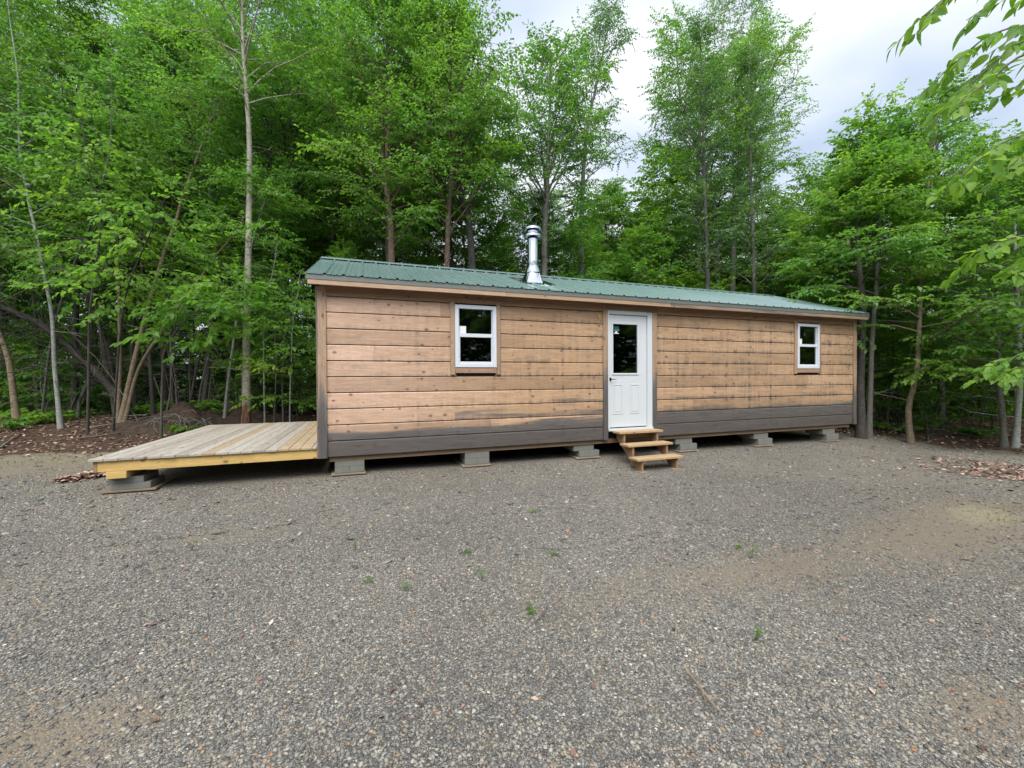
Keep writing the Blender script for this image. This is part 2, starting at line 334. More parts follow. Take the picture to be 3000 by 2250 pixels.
def leafmat(name, col, trans, hue=0.5, gloss=0.35):
    m, t = mat(name); tt = tint(t); ri = N(t, 'ShaderNodeObjectInfo').outputs['Random']
    rr = math_(t, 'ADD', math_(t, 'MULTIPLY', tt[0], 0.7), math_(t, 'MULTIPLY', ri, 0.3))
    mul = ramp(t, rr, [(0, (0.60, 0.72, 0.75)), (0.5, (1, 1, 1)), (0.9, (1.45, 1.22, 0.85)), (1, (1.9, 1.35, 0.8))])
    c = mixc(t, 1.0, col, mul, 'MULTIPLY'); c2 = mixc(t, 1.0, trans, mul, 'MULTIPLY')
    d = N(t, 'ShaderNodeBsdfPrincipled', ins={'Base Color': c, 'Roughness': 0.45, 'Specular IOR Level': gloss})
    tr = N(t, 'ShaderNodeBsdfTranslucent', ins={0: c2})
    finish(t, N(t, 'ShaderNodeMixShader', ins={0: 0.48, 1: d.outputs[0], 2: tr.outputs[0]}).outputs[0]); return m
M['leaf_mid'] = leafmat('hardwood_leaves', (0.110, 0.220, 0.038), (0.21, 0.47, 0.045))
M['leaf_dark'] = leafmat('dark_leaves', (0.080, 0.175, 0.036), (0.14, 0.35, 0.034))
M['leaf_bright'] = leafmat('bright_young_leaves', (0.125, 0.255, 0.036), (0.24, 0.50, 0.045))
M['leaf_close'] = leafmat('yellow_green_close_leaves', (0.15, 0.29, 0.036), (0.34, 0.64, 0.045))  # brighter, yellower green of the close boughs
M['leaf_poplar'] = leafmat('poplar_leaves', (0.10, 0.185, 0.065), (0.15, 0.33, 0.060), gloss=0.6)
M['needles'] = leafmat('conifer_needles', (0.014, 0.038, 0.016), (0.012, 0.04, 0.012), gloss=0.2)
def litter_mat():
    m, t = mat('dry_leaves'); tt = tint(t)
    c = ramp(t, tt[0], [(0, (0.06, 0.034, 0.026)), (0.3, (0.18, 0.092, 0.066)), (0.65, (0.30, 0.17, 0.125)), (0.88, (0.42, 0.30, 0.22)), (1, (0.52, 0.43, 0.34))])
    finish(t, pbsdf(t, c, 0.7)); return m
M['litter'] = litter_mat()
def stone_mat():
    m, t = mat('loose_stones'); tt = tint(t); f = noise(t, coords(t), 90, 3)
    c = ramp(t, tt[0], [(0, (0.070, 0.071, 0.074)), (0.35, (0.145, 0.146, 0.144)), (0.62, (0.23, 0.224, 0.206)), (0.82, (0.32, 0.305, 0.27)), (0.87, (0.27, 0.19, 0.12)), (0.93, (0.33, 0.31, 0.26)), (0.99, (0.40, 0.38, 0.34)), (0.998, (0.40, 0.19, 0.08))], 'LINEAR')
    c = mixc(t, math_(t, 'MULTIPLY', f, 0.4), c, (0.10, 0.10, 0.10)); c = mixc(t, 1.0, c, (1.06, 1.03, 0.98), 'MULTIPLY')
    finish(t, pbsdf(t, c, 0.75, spec=0.3)); return m
M['stones'] = stone_mat()

# ------------------------------------------------------------------ terrain
def fade(x, a, b):
    t = np.clip((x-a)/(b-a), 0, 1); return t*t*(3-2*t)
EDGE = np.array([(-60, 6.5), (-16, 6.0), (-12.6, 4.5), (-10.5, 3.9), (-8, 3.9), (-5, 4.6), (0, 5.2), (6, 4.2), (7.6, 1.6), (8.3, 0.2), (8.8, -1.6), (9.0, -3.0), (9.6, -6), (11, -12), (60, -20)])
def sdist(x, y):
    """rough signed distance beyond the lot's edge (positive in the forest)"""
    x = np.asarray(x, float); y = np.asarray(y, float); best = np.full(x.shape, 1e9)
    for (x0, y0), (x1, y1) in zip(EDGE[:-1], EDGE[1:]):
        dx, dy = x1-x0, y1-y0; t = np.clip(((x-x0)*dx+(y-y0)*dy)/(dx*dx+dy*dy), 0, 1)
        best = np.minimum(best, np.hypot(x-x0-t*dx, y-y0-t*dy))
    yy = np.interp(np.clip(x, -60, 9.6), EDGE[:, 0][:13], EDGE[:, 1][:13])
    return np.where((y > yy) | (x > 9.7), best, -best)
def gz(x, y):
    x = np.asarray(x, float); y = np.asarray(y, float)
    z = -0.49-0.010*np.clip(x+4.5, 0, 12)-0.125*fade(-y, -0.35, 0.95)-0.02*fade(-y, 1, 6)
    s = sdist(x, y)
    bump = 0.018*np.sin(x*1.3+0.7*y)+0.014*np.sin(0.9*y-1.7*x+1)+0.008*np.sin(3.1*x+2.3*y)
    nearcab = ((x > -8) & (x < 7.5) & (y > -1.6) & (y < 5))
    z = z+np.where(nearcab, 0.15, 1.0)*bump
    left = fade(-x, -3, 8)
    z = z+(0.10+0.28*left)*fade(s, -0.3, 4.5)+0.10*np.sin(x*0.9+y*0.4)*fade(s, 0.5, 3)*0.6+0.02*np.sin(4*x+1.7*y)*fade(s, 0.2, 1)
    return z
gx = np.unique(np.concatenate([np.linspace(-220, -24, 20), np.linspace(-24, -10, 57), np.linspace(-10, 10, 161), np.linspace(10, 26, 49), np.linspace(26, 220, 20)]))
gy = np.unique(np.concatenate([np.linspace(-220, -12, 20), np.linspace(-12, 8, 161), np.linspace(8, 28, 61), np.linspace(28, 220, 20)]))
X, Y = np.meshgrid(gx, gy); Z = gz(X, Y)
nx, ny = len(gx), len(gy); ii = (np.arange(ny-1)[:, None]*nx+np.arange(nx-1)[None, :]).ravel()
sd_ = sdist(X, Y)
colr = np.zeros((nx*ny, 4)); colr[:, 0] = np.clip(0.5+sd_.ravel()/6, 0, 1); colr[:, 3] = 1
# dirty, sandy and mossy patches of the lot (G) and damp dirt (B)
def patch(cx, cy, rx, ry, a=0.0):
    dx, dy = X-cx, Y-cy; c, s = math.cos(a), math.sin(a)
    return np.exp(-(((dx*c+dy*s)/rx)**2+((-dx*s+dy*c)/ry)**2)).ravel()
gp = P(2950, 1520, 1); 
def gpt(u, v):
    """ground point under (u, v)"""
    lo, hi = 0.5, 60.0
    for _ in range(40):
        m = (lo+hi)/2; q = P(u, v, m)
        if q[2] > gz(q[0], q[1]): lo = m
        else: hi = m
    return P(u, v, hi)
a1, a2, a3, a4, a5 = gpt(2870, 1510), gpt(2720, 1580), gpt(2900, 2080), gpt(150, 2170), gpt(2350, 1660)
colr[:, 1] = np.clip(patch(a1[0], a1[1], 0.75, 0.35, 0.2)+0.62*patch(*gpt(200, 1340)[:2], 5.5, 1.7, -0.1), 0, 1)
colr[:, 2] = np.clip(0.7*patch(a2[0], a2[1], 1.2, 0.5)+patch(a3[0], a3[1], 0.28, 0.16)+patch(a4[0], a4[1], 0.35, 0.22)+0.3*patch(a5[0], a5[1], 0.9, 0.3)
                     +0.75*patch(*gpt(200, 1345)[:2], 6.0, 2.3, -0.1)+0.35*patch(*gpt(2600, 1400)[:2], 3.0, 1.6)+0.15*patch(*gpt(900, 1460)[:2], 2.5, 0.6), 0, 1)
gme = np_mesh('ground', np.stack([X.ravel(), Y.ravel(), Z.ravel()], -1), np.stack([ii, ii+1, ii+nx+1, ii+nx], -1), True, colr)
def pdirt(x, y):
    o = 0
    for u, v, rx, ry, w in ((2760, 1570, 1.1, 0.45, 0.9), (2870, 1500, 1.2, 0.5, 0.9), (2900, 2080, 0.28, 0.16, 1.0), (150, 2170, 0.35, 0.22, 0.9), (2350, 1660, 0.8, 0.25, 0.45), (150, 1330, 5.0, 1.6, 0.6), (2000, 1700, 1.6, 0.25, 0.35), (700, 1560, 1.8, 0.3, 0.35)):
        q = gpt(u, v); o = o+w*np.exp(-((x-q[0])/rx)**2-((y-q[1])/ry)**2)
    return np.clip(o, 0, 1)
colr[:, 2] = np.maximum(colr[:, 2], pdirt(X.ravel(), Y.ravel()))
a_ = gme.color_attributes['tint']; a_.data.foreach_set('color', colr.astype(np.float32).ravel())
def ground_mat():
    m, t = mat('gravel_and_forest_floor'); tt = tint(t); pos = N(t, 'ShaderNodeNewGeometry').outputs['Position']
    wob = N(t, 'ShaderNodeTexNoise', ins={'Vector': pos, 'Scale': 30.0, 'Detail': 2.0}).outputs['Color']
    pv = N(t, 'ShaderNodeVectorMath', operation='ADD', ins={0: pos, 1: N(t, 'ShaderNodeVectorMath', operation='SCALE', ins={0: wob, 'Scale': 0.012}).outputs[0]}).outputs[0]
    stones = [(0, (0.060, 0.060, 0.060)), (0.25, (0.115, 0.112, 0.107)), (0.55, (0.185, 0.178, 0.164)), (0.78, (0.29, 0.275, 0.245)), (0.87, (0.27, 0.20, 0.14)), (0.92, (0.36, 0.34, 0.30)), (1, (0.50, 0.48, 0.43))]
    def vor(scale, off):
        mp = N(t, 'ShaderNodeMapping', ins={0: pv, 'Location': (off, off*1.7, 0)}).outputs[0]
        k = N(t, 'ShaderNodeTexVoronoi', feature='F1', ins={'Vector': mp, 'Scale': scale}); 
        return k.outputs['Distance'], N(t, 'ShaderNodeSeparateColor', ins={0: k.outputs['Color']}).outputs
    d1, c1 = vor(75, 0.0); d2, c2 = vor(38, 3.3); d3, c3 = vor(150, 5.1)
    fine = mixc(t, ramp(t, d3, [(0.35, 0.0), (0.65, 1.0)]), ramp(t, c3[0], stones), (0.078, 0.071, 0.061))
    mid = ramp(t, c1[0], stones); use1 = math_(t, 'MULTIPLY', ramp(t, d1, [(0.42, 1.0), (0.50, 0.0)]), ramp(t, c1[1], [(0.25, 0.0), (0.26, 1.0)]))
    col = mixc(t, use1, fine, mid)
    use2 = math_(t, 'MULTIPLY', ramp(t, d2, [(0.36, 1.0), (0.42, 0.0)]), ramp(t, c2[1], [(0.72, 0.0), (0.73, 1.0)]))
    col = mixc(t, use2, col, mixc(t, 1.0, ramp(t, c2[0], stones), (1.25, 1.25, 1.25), 'MULTIPLY'))
    big = noise(t, pos, 0.55, 5, 0.6); big2 = noise(t, pos, 2.6, 5, 0.65)
    col = mixc(t, 1.0, col, ramp(t, big, [(0.3, (0.86, 0.84, 0.80)), (0.5, (1.06, 1.03, 0.98)), (0.7, (1.26, 1.22, 1.15))]), 'MULTIPLY')
    # fine dirt showing through
    dirt = mixc(t, noise(t, pos, 60, 4, 0.7), (0.13, 0.103, 0.072), (0.27, 0.222, 0.160))
    trk = ramp(t, noise(t, N(t, 'ShaderNodeMapping', ins={0: pos, 'Scale': (0.22, 0.8, 1), 'Rotation': (0, 0, 0.25)}).outputs[0], 1.0, 5, 0.6), [(0.46, 0.0), (0.66, 1.0)])
    df = math_(t, 'ADD', math_(t, 'ADD', math_(t, 'MULTIPLY', ramp(t, big2, [(0.48, 0.0), (0.72, 1.0)]), 0.35), math_(t, 'MULTIPLY', trk, 0.20)), tt[2])
    df = ramp(t, math_(t, 'ADD', df, math_(t, 'MULTIPLY', math_(t, 'SUBTRACT', noise(t, pos, 14, 5, 0.7), 0.5), 0.7)), [(0.15, 0.0), (0.75, 1.0)])
    col = mixc(t, math_(t, 'MULTIPLY', df, 0.8), col, dirt)
    sand = mixc(t, noise(t, pos, 40, 4, 0.7), (0.19, 0.165, 0.095), (0.34, 0.31, 0.20))
    sf = ramp(t, math_(t, 'ADD', tt[1], math_(t, 'MULTIPLY', math_(t, 'SUBTRACT', noise(t, pos, 9, 6, 0.8), 0.5), 2.0)), [(0.50, 0.0), (0.9, 1.0)])
    col = mixc(t, math_(t, 'MULTIPLY', sf, 0.75), col, sand)
    # forest floor
    fl = mixc(t, noise(t, pos, 9, 6, 0.75), (0.022, 0.015, 0.010), (0.095, 0.058, 0.038))
    fl = mixc(t, ramp(t, noise(t, pos, 45, 3, 0.7), [(0.5, 0.0), (0.7, 1.0)]), fl, (0.16, 0.10, 0.07))
    ff = ramp(t, math_(t, 'ADD', tt[0], math_(t, 'MULTIPLY', math_(t, 'SUBTRACT', noise(t, pos, 1.7, 6, 0.7), 0.5), 0.28)), [(0.49, 0.0), (0.535, 1.0)])
    col = mixc(t, ff, col, fl)
    h = math_(t, 'SUBTRACT', math_(t, 'MULTIPLY', use2, 0.6), math_(t, 'ADD', math_(t, 'MULTIPLY', d1, 0.9), math_(t, 'MULTIPLY', d3, 0.4)))
    finish(t, pbsdf(t, col, 0.9, 0, h, 0.75, 0.012, spec=0.25)); return m
M['ground'] = ground_mat()
g = link('ground', gme, M['ground']); tag(g, 'grey gravel lot with bare forest floor around it', None, None, 'structure')

# ------------------------------------------------------------------ cabin
XL, XR, DEP = -4.717, 6.664, 4.04
ZB, ZT = -0.208, 2.30
cabin = empty('cabin', (0, 0, -0.28), 'long narrow wooden cabin with green metal roof and white door, raised on blocks', 'cabin')
rng = random.Random(5)
# siding boards of the front wall
openings = [(-2.745-0.02, -2.125+0.0, 1.03, 2.08), (-0.03, 0.95, -0.2, 2.12), (4.72, 5.42, 1.05, 2.08)]
sbl, sbr = MB(), MB(); CH = 0.229
def grey_at(row, x):
    if row == 0: return 0.95
    if row == 1: return (0.30 if x < -3.2 else 0.38 if x < -1.2 else 0.47) if x < 0 else 0.72
    if row == 2: return 0.05 if x < -2.8 else (0.40 if x < -1.4 else 0.52) if x < 0 else (0.36 if x < 2.3 else 0.26)
    if row == 3: return 0.0 if x < -2 else 0.12 if x < 0 else 0.3 if 2.2 < x < 4 else 0.2
    return 0.02 if x < 0 else 0.15 if row < 7 else 0.05
joints = {0: [0.3, 4.2], 1: [-2.2, 2.9], 2: [-2.79, 1.9, 4.9], 3: [0.9, 3.6], 4: [2.5, 5.1], 5: [-1.0, 1.65, 3.9], 6: [-3.98, 1.66, 4.3], 7: [-1.6, 2.3], 8: [-0.9, 3.7], 9: [-3.0, 1.66, 5.5], 10: [-1.7, 2.7]}
for row in range(11):
    z0 = ZB+row*CH; z1 = min(z0+CH, ZT)
    if z1-z0 < 0.05: continue
    xs = [XL+0.02]+[j for j in joints.get(row, [])]+[XR-0.02]
    for a, b in zip(xs[:-1], xs[1:]):
        segs = [(a+0.001, b-0.001)]
        for ox0, ox1, oz0, oz1 in openings:
            if z1 > oz0+0.02 and z0 < oz1-0.02:
                ns = []
                for p, q in segs:
                    if q <= ox0 or p >= ox1: ns.append((p, q)); continue
                    if p < ox0: ns.append((p, ox0))
                    if q > ox1: ns.append((ox1, q))
                segs = ns
        tone = rng.random(); yy = rng.uniform(-0.0015, 0.0015)
        for p, q in segs:
            n = max(1, int((q-p)/0.5)); xx = np.linspace(p, q, n+1)
            pale = lambda x: float(np.clip((-x-1.8)/2.0, 0, 1))  # left end's brighter, pinker sky light put into the board colour
            prof = [(0.024, z0+0.001), (yy, z0+0.003), (yy, z1-0.026), (yy+0.012, z1-0.010), (0.024, z1-0.010)]
            for k in range(n):
                x_0, x_1 = xx[k], xx[k+1]
                vs = [(x_0, *pp) for pp in prof]+[(x_1, *pp) for pp in prof]; m5 = 5
                fs = [(i, i+1, m5+i+1, m5+i) for i in range(4)]
                if k == 0: fs.append((4, 3, 2, 1, 0))
                if k == n-1: fs.append((5, 6, 7, 8, 9))
                sb = sbl if x_0 < 0.4 else sbr; bidx = len(sb.v); sb.v += vs; sb.f += [tuple(bidx+i for i in f) for f in fs]
                for xq in (x_0, x_1):
                    for j, pp in enumerate(prof):
                        top_ = j >= 2
                        if row == 0: gg = 0.85 if top_ else 1.0
                        elif row == 1: gg = ((0.16 if top_ else 0.72) if xq < -1.5 else (0.34 if top_ else 0.80)) if xq < 0 else (0.62 if top_ else 0.85)
                        elif row == 2: gg = 0.06 if (p+q)/2 < -2.8 else ((0.20 if top_ else 0.44) if xq < 0 else (0.14 if top_ else 0.46))
                        elif row == 3: gg = 0.0 if xq < -1.5 else (0.16 if top_ else 0.36)
                        else: gg = (0.0 if xq < 0 else 0.10 if top_ else 0.2)
                        sb.c.append((tone, gg, pale(xq), 1))
sbl.build('siding', M['siding'], cabin); sbr.build('siding', M['siding'], cabin)
wb = MB(); wb.box(XL, XL+0.1, 0.03, DEP, ZB, ZT); wb.box(XR-0.1, XR, 0.03, DEP, ZB, ZT); wb.box(XL+0.1, XR-0.1, DEP-0.1, DEP, ZB, ZT)
wb.box(XL+0.1, XR-0.1, 0.1, DEP-0.1, -0.205, -0.105)
for (a, b, z0, z1) in [(XL+0.1, -2.745, ZB, ZT), (-2.745, -2.125, ZB, 1.03), (-2.745, -2.125, 2.08, ZT), (-2.125, -0.03, ZB, ZT), (-0.03, 0.95, 2.1, ZT),
                       (0.95, 4.72, ZB, ZT), (4.72, 5.42, ZB, 1.05), (4.72, 5.42, 2.08, ZT), (5.42, XR-0.1, ZB, ZT)]:
    wb.box(a, b, 0.025, 0.095, z0, z1)
wb.build('wall', M['sheath_shade'], cabin)
for xg in (XL+0.001, XR-0.041):   # gables
    pk = MB(); pk.prism([(0.03, ZT), (DEP, ZT), (DEP/2+0.03, ZT+0.355*(DEP/2)-0.03)], 0, xg, xg+0.04); pk.build('gable', M['trimx'], cabin)
sk = MB(); sk.box(XL+0.12, XR-0.12, 0.05, 0.19, -0.285, -0.209, (0.4, 0.1, 0.2, 1)); sk.build('floor_beam', M['beam'], cabin)
sk = MB(); sk.box(XL+0.12, XR-0.12, DEP-0.2, DEP-0.06, -0.285, -0.209, (0.4, 0.1, 0.2, 1)); sk.build('floor_beam', M['beam'], cabin)
for yb in (1.35, 2.7):
    sk = MB(); sk.box(XL+0.12, XR-0.12, yb, yb+0.14, -0.345, -0.209, (0.4, 0.1, 0.2, 1)); sk.build('floor_beam', M['sheath_shade'], cabin)  # unseen middle beams, added in black to block light under the cabin
# corner trim
for xa, xb in ((XL-0.012, XL+0.10), (XR-0.10, XR+0.012)):
    c = MB(); n = 8; zs = np.linspace(ZB-0.01, 2.24, n+1)
    c.vbar(xa, xb, -0.024, -0.001, ZB-0.012, 2.2, 0.78, 0.14, 0.6, 0.55)
    c.build('corner_trim', M['trim'], cabin, 0.002)
s1 = MB(); s1.box(XL-0.032, XL-0.0125, -0.022, 0.10, ZB-0.012, 2.2, (0.3, 0.45, 0.4, 1)); s1.build('corner_trim', M['trim'], cabin, 0.002)
fz_ = MB(); fz_.box(XL+0.101, XR-0.101, -0.018, -0.003, 2.075, 2.235, (0.35, 0.05, 0, 1)); fz_.build('frieze_board', M['trimx'], cabin, 0.002)
# roof
OX0, OX1, EY = -4.84, 6.79, -0.20
ZE, ZR = 2.335, 3.14
slope = (ZR-ZE)/(DEP/2-EY)
rf = MB()
def ribprof():
    xs, hs = [], []; x = OX0
    xs.append(x); hs.append(0)
    x = OX0+0.01
    first = -4.612
    k = 0
    while True:
        c = first+0.2394*k
        if c > OX1-0.03: break
        for dx, h in ((-0.026, 0), (-0.010, 0.021), (0.010, 0.021), (0.026, 0)):
            xs.append(c+dx); hs.append(h)
        for dd in (0.075, 0.155):
            if c+dd+0.012 < OX1:
                for dx, h in ((-0.013, 0), (-0.005, 0.008), (0.005, 0.008), (0.013, 0)): xs.append(c+dd+dx); hs.append(h)
        k += 1
    xs.append(OX1); hs.append(0); return xs, hs
xs, hs = ribprof(); n = len(xs)
for side in (0, 1):
    y0 = EY-0.02 if side == 0 else DEP-EY+0.02; y1 = DEP/2
    z0 = ZE-0.02*slope
    vs = [(x, y0, z0+h) for x, h in zip(xs, hs)]+[(x, y1, ZR+h) for x, h in zip(xs, hs)]
    vs += [(x, y0, z0+h-0.003) for x, h in zip(xs, hs)]
    fs = [(i, i+1, n+i+1, n+i) for i in range(n-1)]+[(i, i+1, 2*n+i+1, 2*n+i) for i in range(n-1)]
    rf.add(vs, fs)
rf.build('roof', M['roof'], cabin)
rc = MB(); w = 0.17
for sgn in (-1, 1):
    y1 = DEP/2+sgn*w
    rc.prism([(DEP/2, ZR+0.040), (y1, ZR+0.040-w*slope), (y1, ZR+0.022-w*slope), (DEP/2, ZR+0.022)], 0, OX0-0.005, OX1-0.35)
ridge = rc.build('ridge_cap', M['roof'], cabin, 0.003)
# under-roof deck / soffit, rake trim, eave trim, fascia
uf = MB()
uf.prism([(EY+0.03, ZE-0.020), (DEP/2, ZR-0.018), (DEP-EY-0.03, ZE-0.020), (DEP-EY-0.03, ZE-0.035), (DEP/2, ZR-0.045), (EY+0.03, ZE-0.035)], 0, OX0+0.02, OX1-0.02, (0.5, 0.1, 0, 1))
uf.box(OX0+0.03, OX1-0.03, EY+0.03, -0.003, 2.236, 2.25, (0.4, 0.05, 0, 1))
uf.build('soffit', M['trimx'], cabin)
et = MB(); et.box(OX0, OX1, EY-0.006, EY, 2.255, ZE-0.012); et.build('eave_trim', M['eave_metal'], cabin)
for xa in (OX0-0.006, OX1+0.001):
    rk = MB(); rk.prism([(EY-0.006, ZE-0.095), (EY-0.006, ZE+0.008), (DEP/2, ZR+0.010), (DEP-EY, ZE+0.008), (DEP-EY, ZE-0.095), (DEP/2, ZR-0.10)], 0, xa, xa+0.005)
    rk.build('rake_trim', M['roof'], cabin)
fa = MB(); tone = [0.8, 0.55, 0.6, 0.3]; xj = [OX0+0.012, -2.0, 1.2, 4.3, OX1-0.012]
for i in range(4): fa.box(xj[i]+0.001, xj[i+1]-0.001, EY+0.001, EY+0.028, 2.188, 2.262, (tone[i]*0.7, 0.0 if i < 1 else 0.22 if i < 2 else 0.36, 0.3 if i == 0 else 0.0, 1))
fa.build('fascia', M['fascia'], cabin, 0.002)

def window(x0, x1, z0, z1, cas, label=None):
    w = 0.058; f = MB(); y0, y1 = -0.034, 0.05
    f.box(x0, x0+w, y0, y1, z0, z1); f.box(x1-w, x1, y0, y1, z0, z1); f.box(x0+w, x1-w, y0, y1, z0, z0+w); f.box(x0+w, x1-w, y0, y1, z1-w, z1)
    fr = f.build('window', M['vinyl'], cabin, 0.003)
    if label: fr['label'] = label
    zm = (z0+z1)/2+0.015
    s = MB(); a, b = x0+w+0.0005, x1-w-0.0005; t = 0.024   # lower sash proud, upper sash set back
    s.box(a, b, -0.020, 0.02, zm-0.028, zm+0.028); s.box(a, a+t, -0.014, 0.02, z0+w+0.0005, zm-0.0285); s.box(b-t, b, -0.014, 0.02, z0+w+0.0005, zm-0.0285); s.box(a+t, b-t, -0.014, 0.02, z0+w+0.0005, z0+w+t+0.008)
    t2 = 0.014
    s.box(a, a+t2, -0.004, 0.03, zm+0.0285, z1-w); s.box(b-t2, b, -0.004, 0.03, zm+0.0285, z1-w)
    o = s.build('sash', M['vinyl'], fr, 0.002); fixp(o, fr)
    for (p, q, y) in ((z0+w+t+0.008, zm-0.028, 0.004), (zm+0.028, z1-w, 0.016)):
        g = MB(); g.box(a+t2*0.5, b-t2*0.5, y, y+0.004, p, q); o = g.build('pane', M['glass'], fr); fixp(o, fr)
    st = MB(); st.box(x0+w+0.02, x0+w+0.125, 0.010, 0.0145, zm+0.033, zm+0.145); o = st.build('paper_sticker', M['paper'], fr); fixp(o, fr)
    c = MB(); cy = -0.026
    c.box(cas[0]+0.02, x0-0.003, cy, -0.001, z0-0.115, z1+0.035, (0.45, 0.18, 0.2, 1)); o = c.build('side_casing', M['trim'], fr, 0.002); fixp(o, fr)
    c = MB(); c.box(x1+0.003, cas[1]-0.005, cy, -0.001, z0-0.115, z1+0.035, (0.2, 0.3, 0.0, 1))
    o = c.build('side_casing', M['trim'], fr, 0.002); fixp(o, fr)
    c = MB(); c.box(cas[0]-0.02, cas[1]+0.02, cy-0.004, -0.001, z1+0.037, z1+0.105, (0.3, 0.15, 0, 1)); o = c.build('head_casing', M['trimx'], fr, 0.002); fixp(o, fr)
    c = MB(); c.box(x0, x1, cy+0.002, -0.001, z0-0.09, z0-0.003, (0.5, 0.12, 0.2, 1))
    o = c.build('sill_casing', M['trimx'], fr, 0.002); fixp(o, fr)
    return fr
def fixp(o, p):
    """parent keeps world placement: p itself sits at -root.location"""
    o.location = (0, 0, 0)
window(-2.783, -2.109, 1.072, 2.05, (-2.875, -2.035))
window(4.727, 5.409, 1.072, 2.05, (4.625, 5.475))
# dark interior box, added so that the panes look into a dark room (walls above already close it)
ip = MB(); ip.box(-3.6, -3.52, 0.096, 3.9, -0.1, 2.25); ip.box(3.1, 3.18, 0.096, 3.9, -0.1, 2.25); ip.box(XL+0.101, XR-0.101, 0.1, DEP-0.101, 2.2, 2.25); ip.build('dark_interior_lining', M['interior'], cabin)

# door
dr = MB(); D0, D1 = 0.004, 0.818; yd = 0.012
GL = (0.096, 0.615, 0.977, 1.862)
dr.box(D0, GL[0]-0.001, yd, 0.05, 0.0, 2.03); dr.box(GL[1]+0.001, D1, yd, 0.05, 0.0, 2.03); dr.box(GL[0]-0.001, GL[1]+0.001, yd, 0.05, 0.0, GL[2]); dr.box(GL[0]-0.001, GL[1]+0.001, yd, 0.05, GL[3], 2.03)
door = dr.build('door', M['white'], cabin)
lt = MB(); a, b, c_, d_ = 0.070, 0.642, 0.945, 1.893
for (p, q, r_, s_) in ((a, GL[0], c_, d_), (GL[1], b, c_, d_), (GL[0], GL[1], c_, GL[2]), (GL[0], GL[1], GL[3], d_)):
    lt.box(p, q, yd-0.013, yd-0.0005, r_, s_)
o = lt.build('glass_surround', M['white'], door, 0.005, seg=2); fixp(o, door)
g = MB(); g.box(GL[0], GL[1], 0.020, 0.026, GL[2], GL[3]); o = g.build('pane', M['glass'], door); fixp(o, door)
for (p, q) in ((0.092, 0.297), (0.452, 0.657)):
    e = MB()
    for (i, yy0) in ((0.0, yd-0.007), ):
        z0, z1 = 0.236, 0.776; w = 0.022
        e.box(p, p+w, yy0, yd-0.0005, z0, z1); e.box(q-w, q, yy0, yd-0.0005, z0, z1); e.box(p+w, q-w, yy0, yd-0.0005, z0, z0+w); e.box(p+w, q-w, yy0, yd-0.0005, z1-w, z1)
        e.box(p+w+0.018, q-w-0.018, yd-0.006, yd-0.0005, z0+w+0.018, z1-w-0.018)
    o = e.build('raised_panel', M['white'], door, 0.006, seg=2); fixp(o, door)
h = MB(); h.prism([(0.034+0.024*math.cos(i*math.pi/6), 0.868+0.03*math.sin(i*math.pi/6)) for i in range(12)], 1, yd-0.012, yd-0.0005)
V, F = tubes([(smoothpath([(0.034, yd-0.01, 0.868), (0.036, yd-0.055, 0.868), (0.07, yd-0.060, 0.870), (0.10, yd-0.058, 0.862), (0.128, yd-0.056, 0.868)], 12), np.full(12, 0.009)*np.linspace(1.1, 0.7, 12))], 8)
h.add(V, [tuple(f) for f in F]); o = h.build('handle', M['dark_metal'], door, smooth=True); fixp(o, door)
st = MB(); st.box(0.122, 0.226, 0.016, 0.0195, 1.735, 1.822); o = st.build('teal_sticker', M['teal'], door); fixp(o, door)
st = MB(); st.box(0.126, 0.222, 0.016, 0.0195, 1.688, 1.702); st.box(0.150, 0.192, 0.016, 0.0195, 1.7025, 1.732); o = st.build('white_sticker', M['paper'], door); fixp(o, door)
fc = bpy.data.curves.new('letters', 'FONT'); fc.body = 'DOOR'; fc.size = 0.036; fc.extrude = 0.0005
fo = bpy.data.objects.new('tmp', fc); COL.objects.link(fo); bpy.context.view_layer.update()
me = bpy.data.meshes.new_from_object(fo.evaluated_get(bpy.context.evaluated_depsgraph_get())); bpy.data.objects.remove(fo)
me.transform(Matrix.Translation((0.127, 0.0145, 1.742)) @ Matrix.Rotation(R(90), 4, 'X')); me.materials.clear()
o = link('sticker_lettering', me, simple('pale_print', (0.35, 0.42, 0.44), 0.5), door); fixp(o, door)
# jamb, threshold and rough casing
jb = MB(); jb.box(-0.028, 0.0015, -0.020, 0.06, -0.02, 2.10); jb.box(0.822, 0.928, -0.020, 0.0, -0.02, 2.10); jb.box(0.822, 0.835, 0.0005, 0.06, -0.02, 2.06); jb.box(0.002, 0.8215, -0.020, 0.06, 2.036, 2.10)
jb.build('door_frame', M['white'], cabin, 0.003)
th = MB(); th.box(-0.028, 0.928, -0.045, 0.06, -0.062, -0.0205); th.build('threshold', M['white'], cabin, 0.003)
for xa, xb, gg in ((-0.125, -0.030, 0.3), (0.930, 1.030, 0.22)):
    cs = MB()
    cs.vbar(xa, xb, -0.026, -0.001, ZB-0.008, 2.10, 0.9, gg, 0.4, 0.7)
    cs.build('door_casing', M['trim'], cabin, 0.002)
cs = MB(); cs.box(-0.145, 1.045, -0.030, -0.001, 2.102, 2.185, (0.1, 0.2, 0, 1)); cs.build('head_casing', M['trimx'], cabin, 0.002)
V, F = tubes([(smoothpath([(-0.245, -0.004, 2.03), (-0.235, -0.02, 2.01), (-0.21, -0.028, 1.985), (-0.205, -0.02, 1.955)], 10), np.full(10, 0.010))], 6)
link('cable_stub', np_mesh('cable_stub', V, F, True), M['yellow_plastic'], cabin)

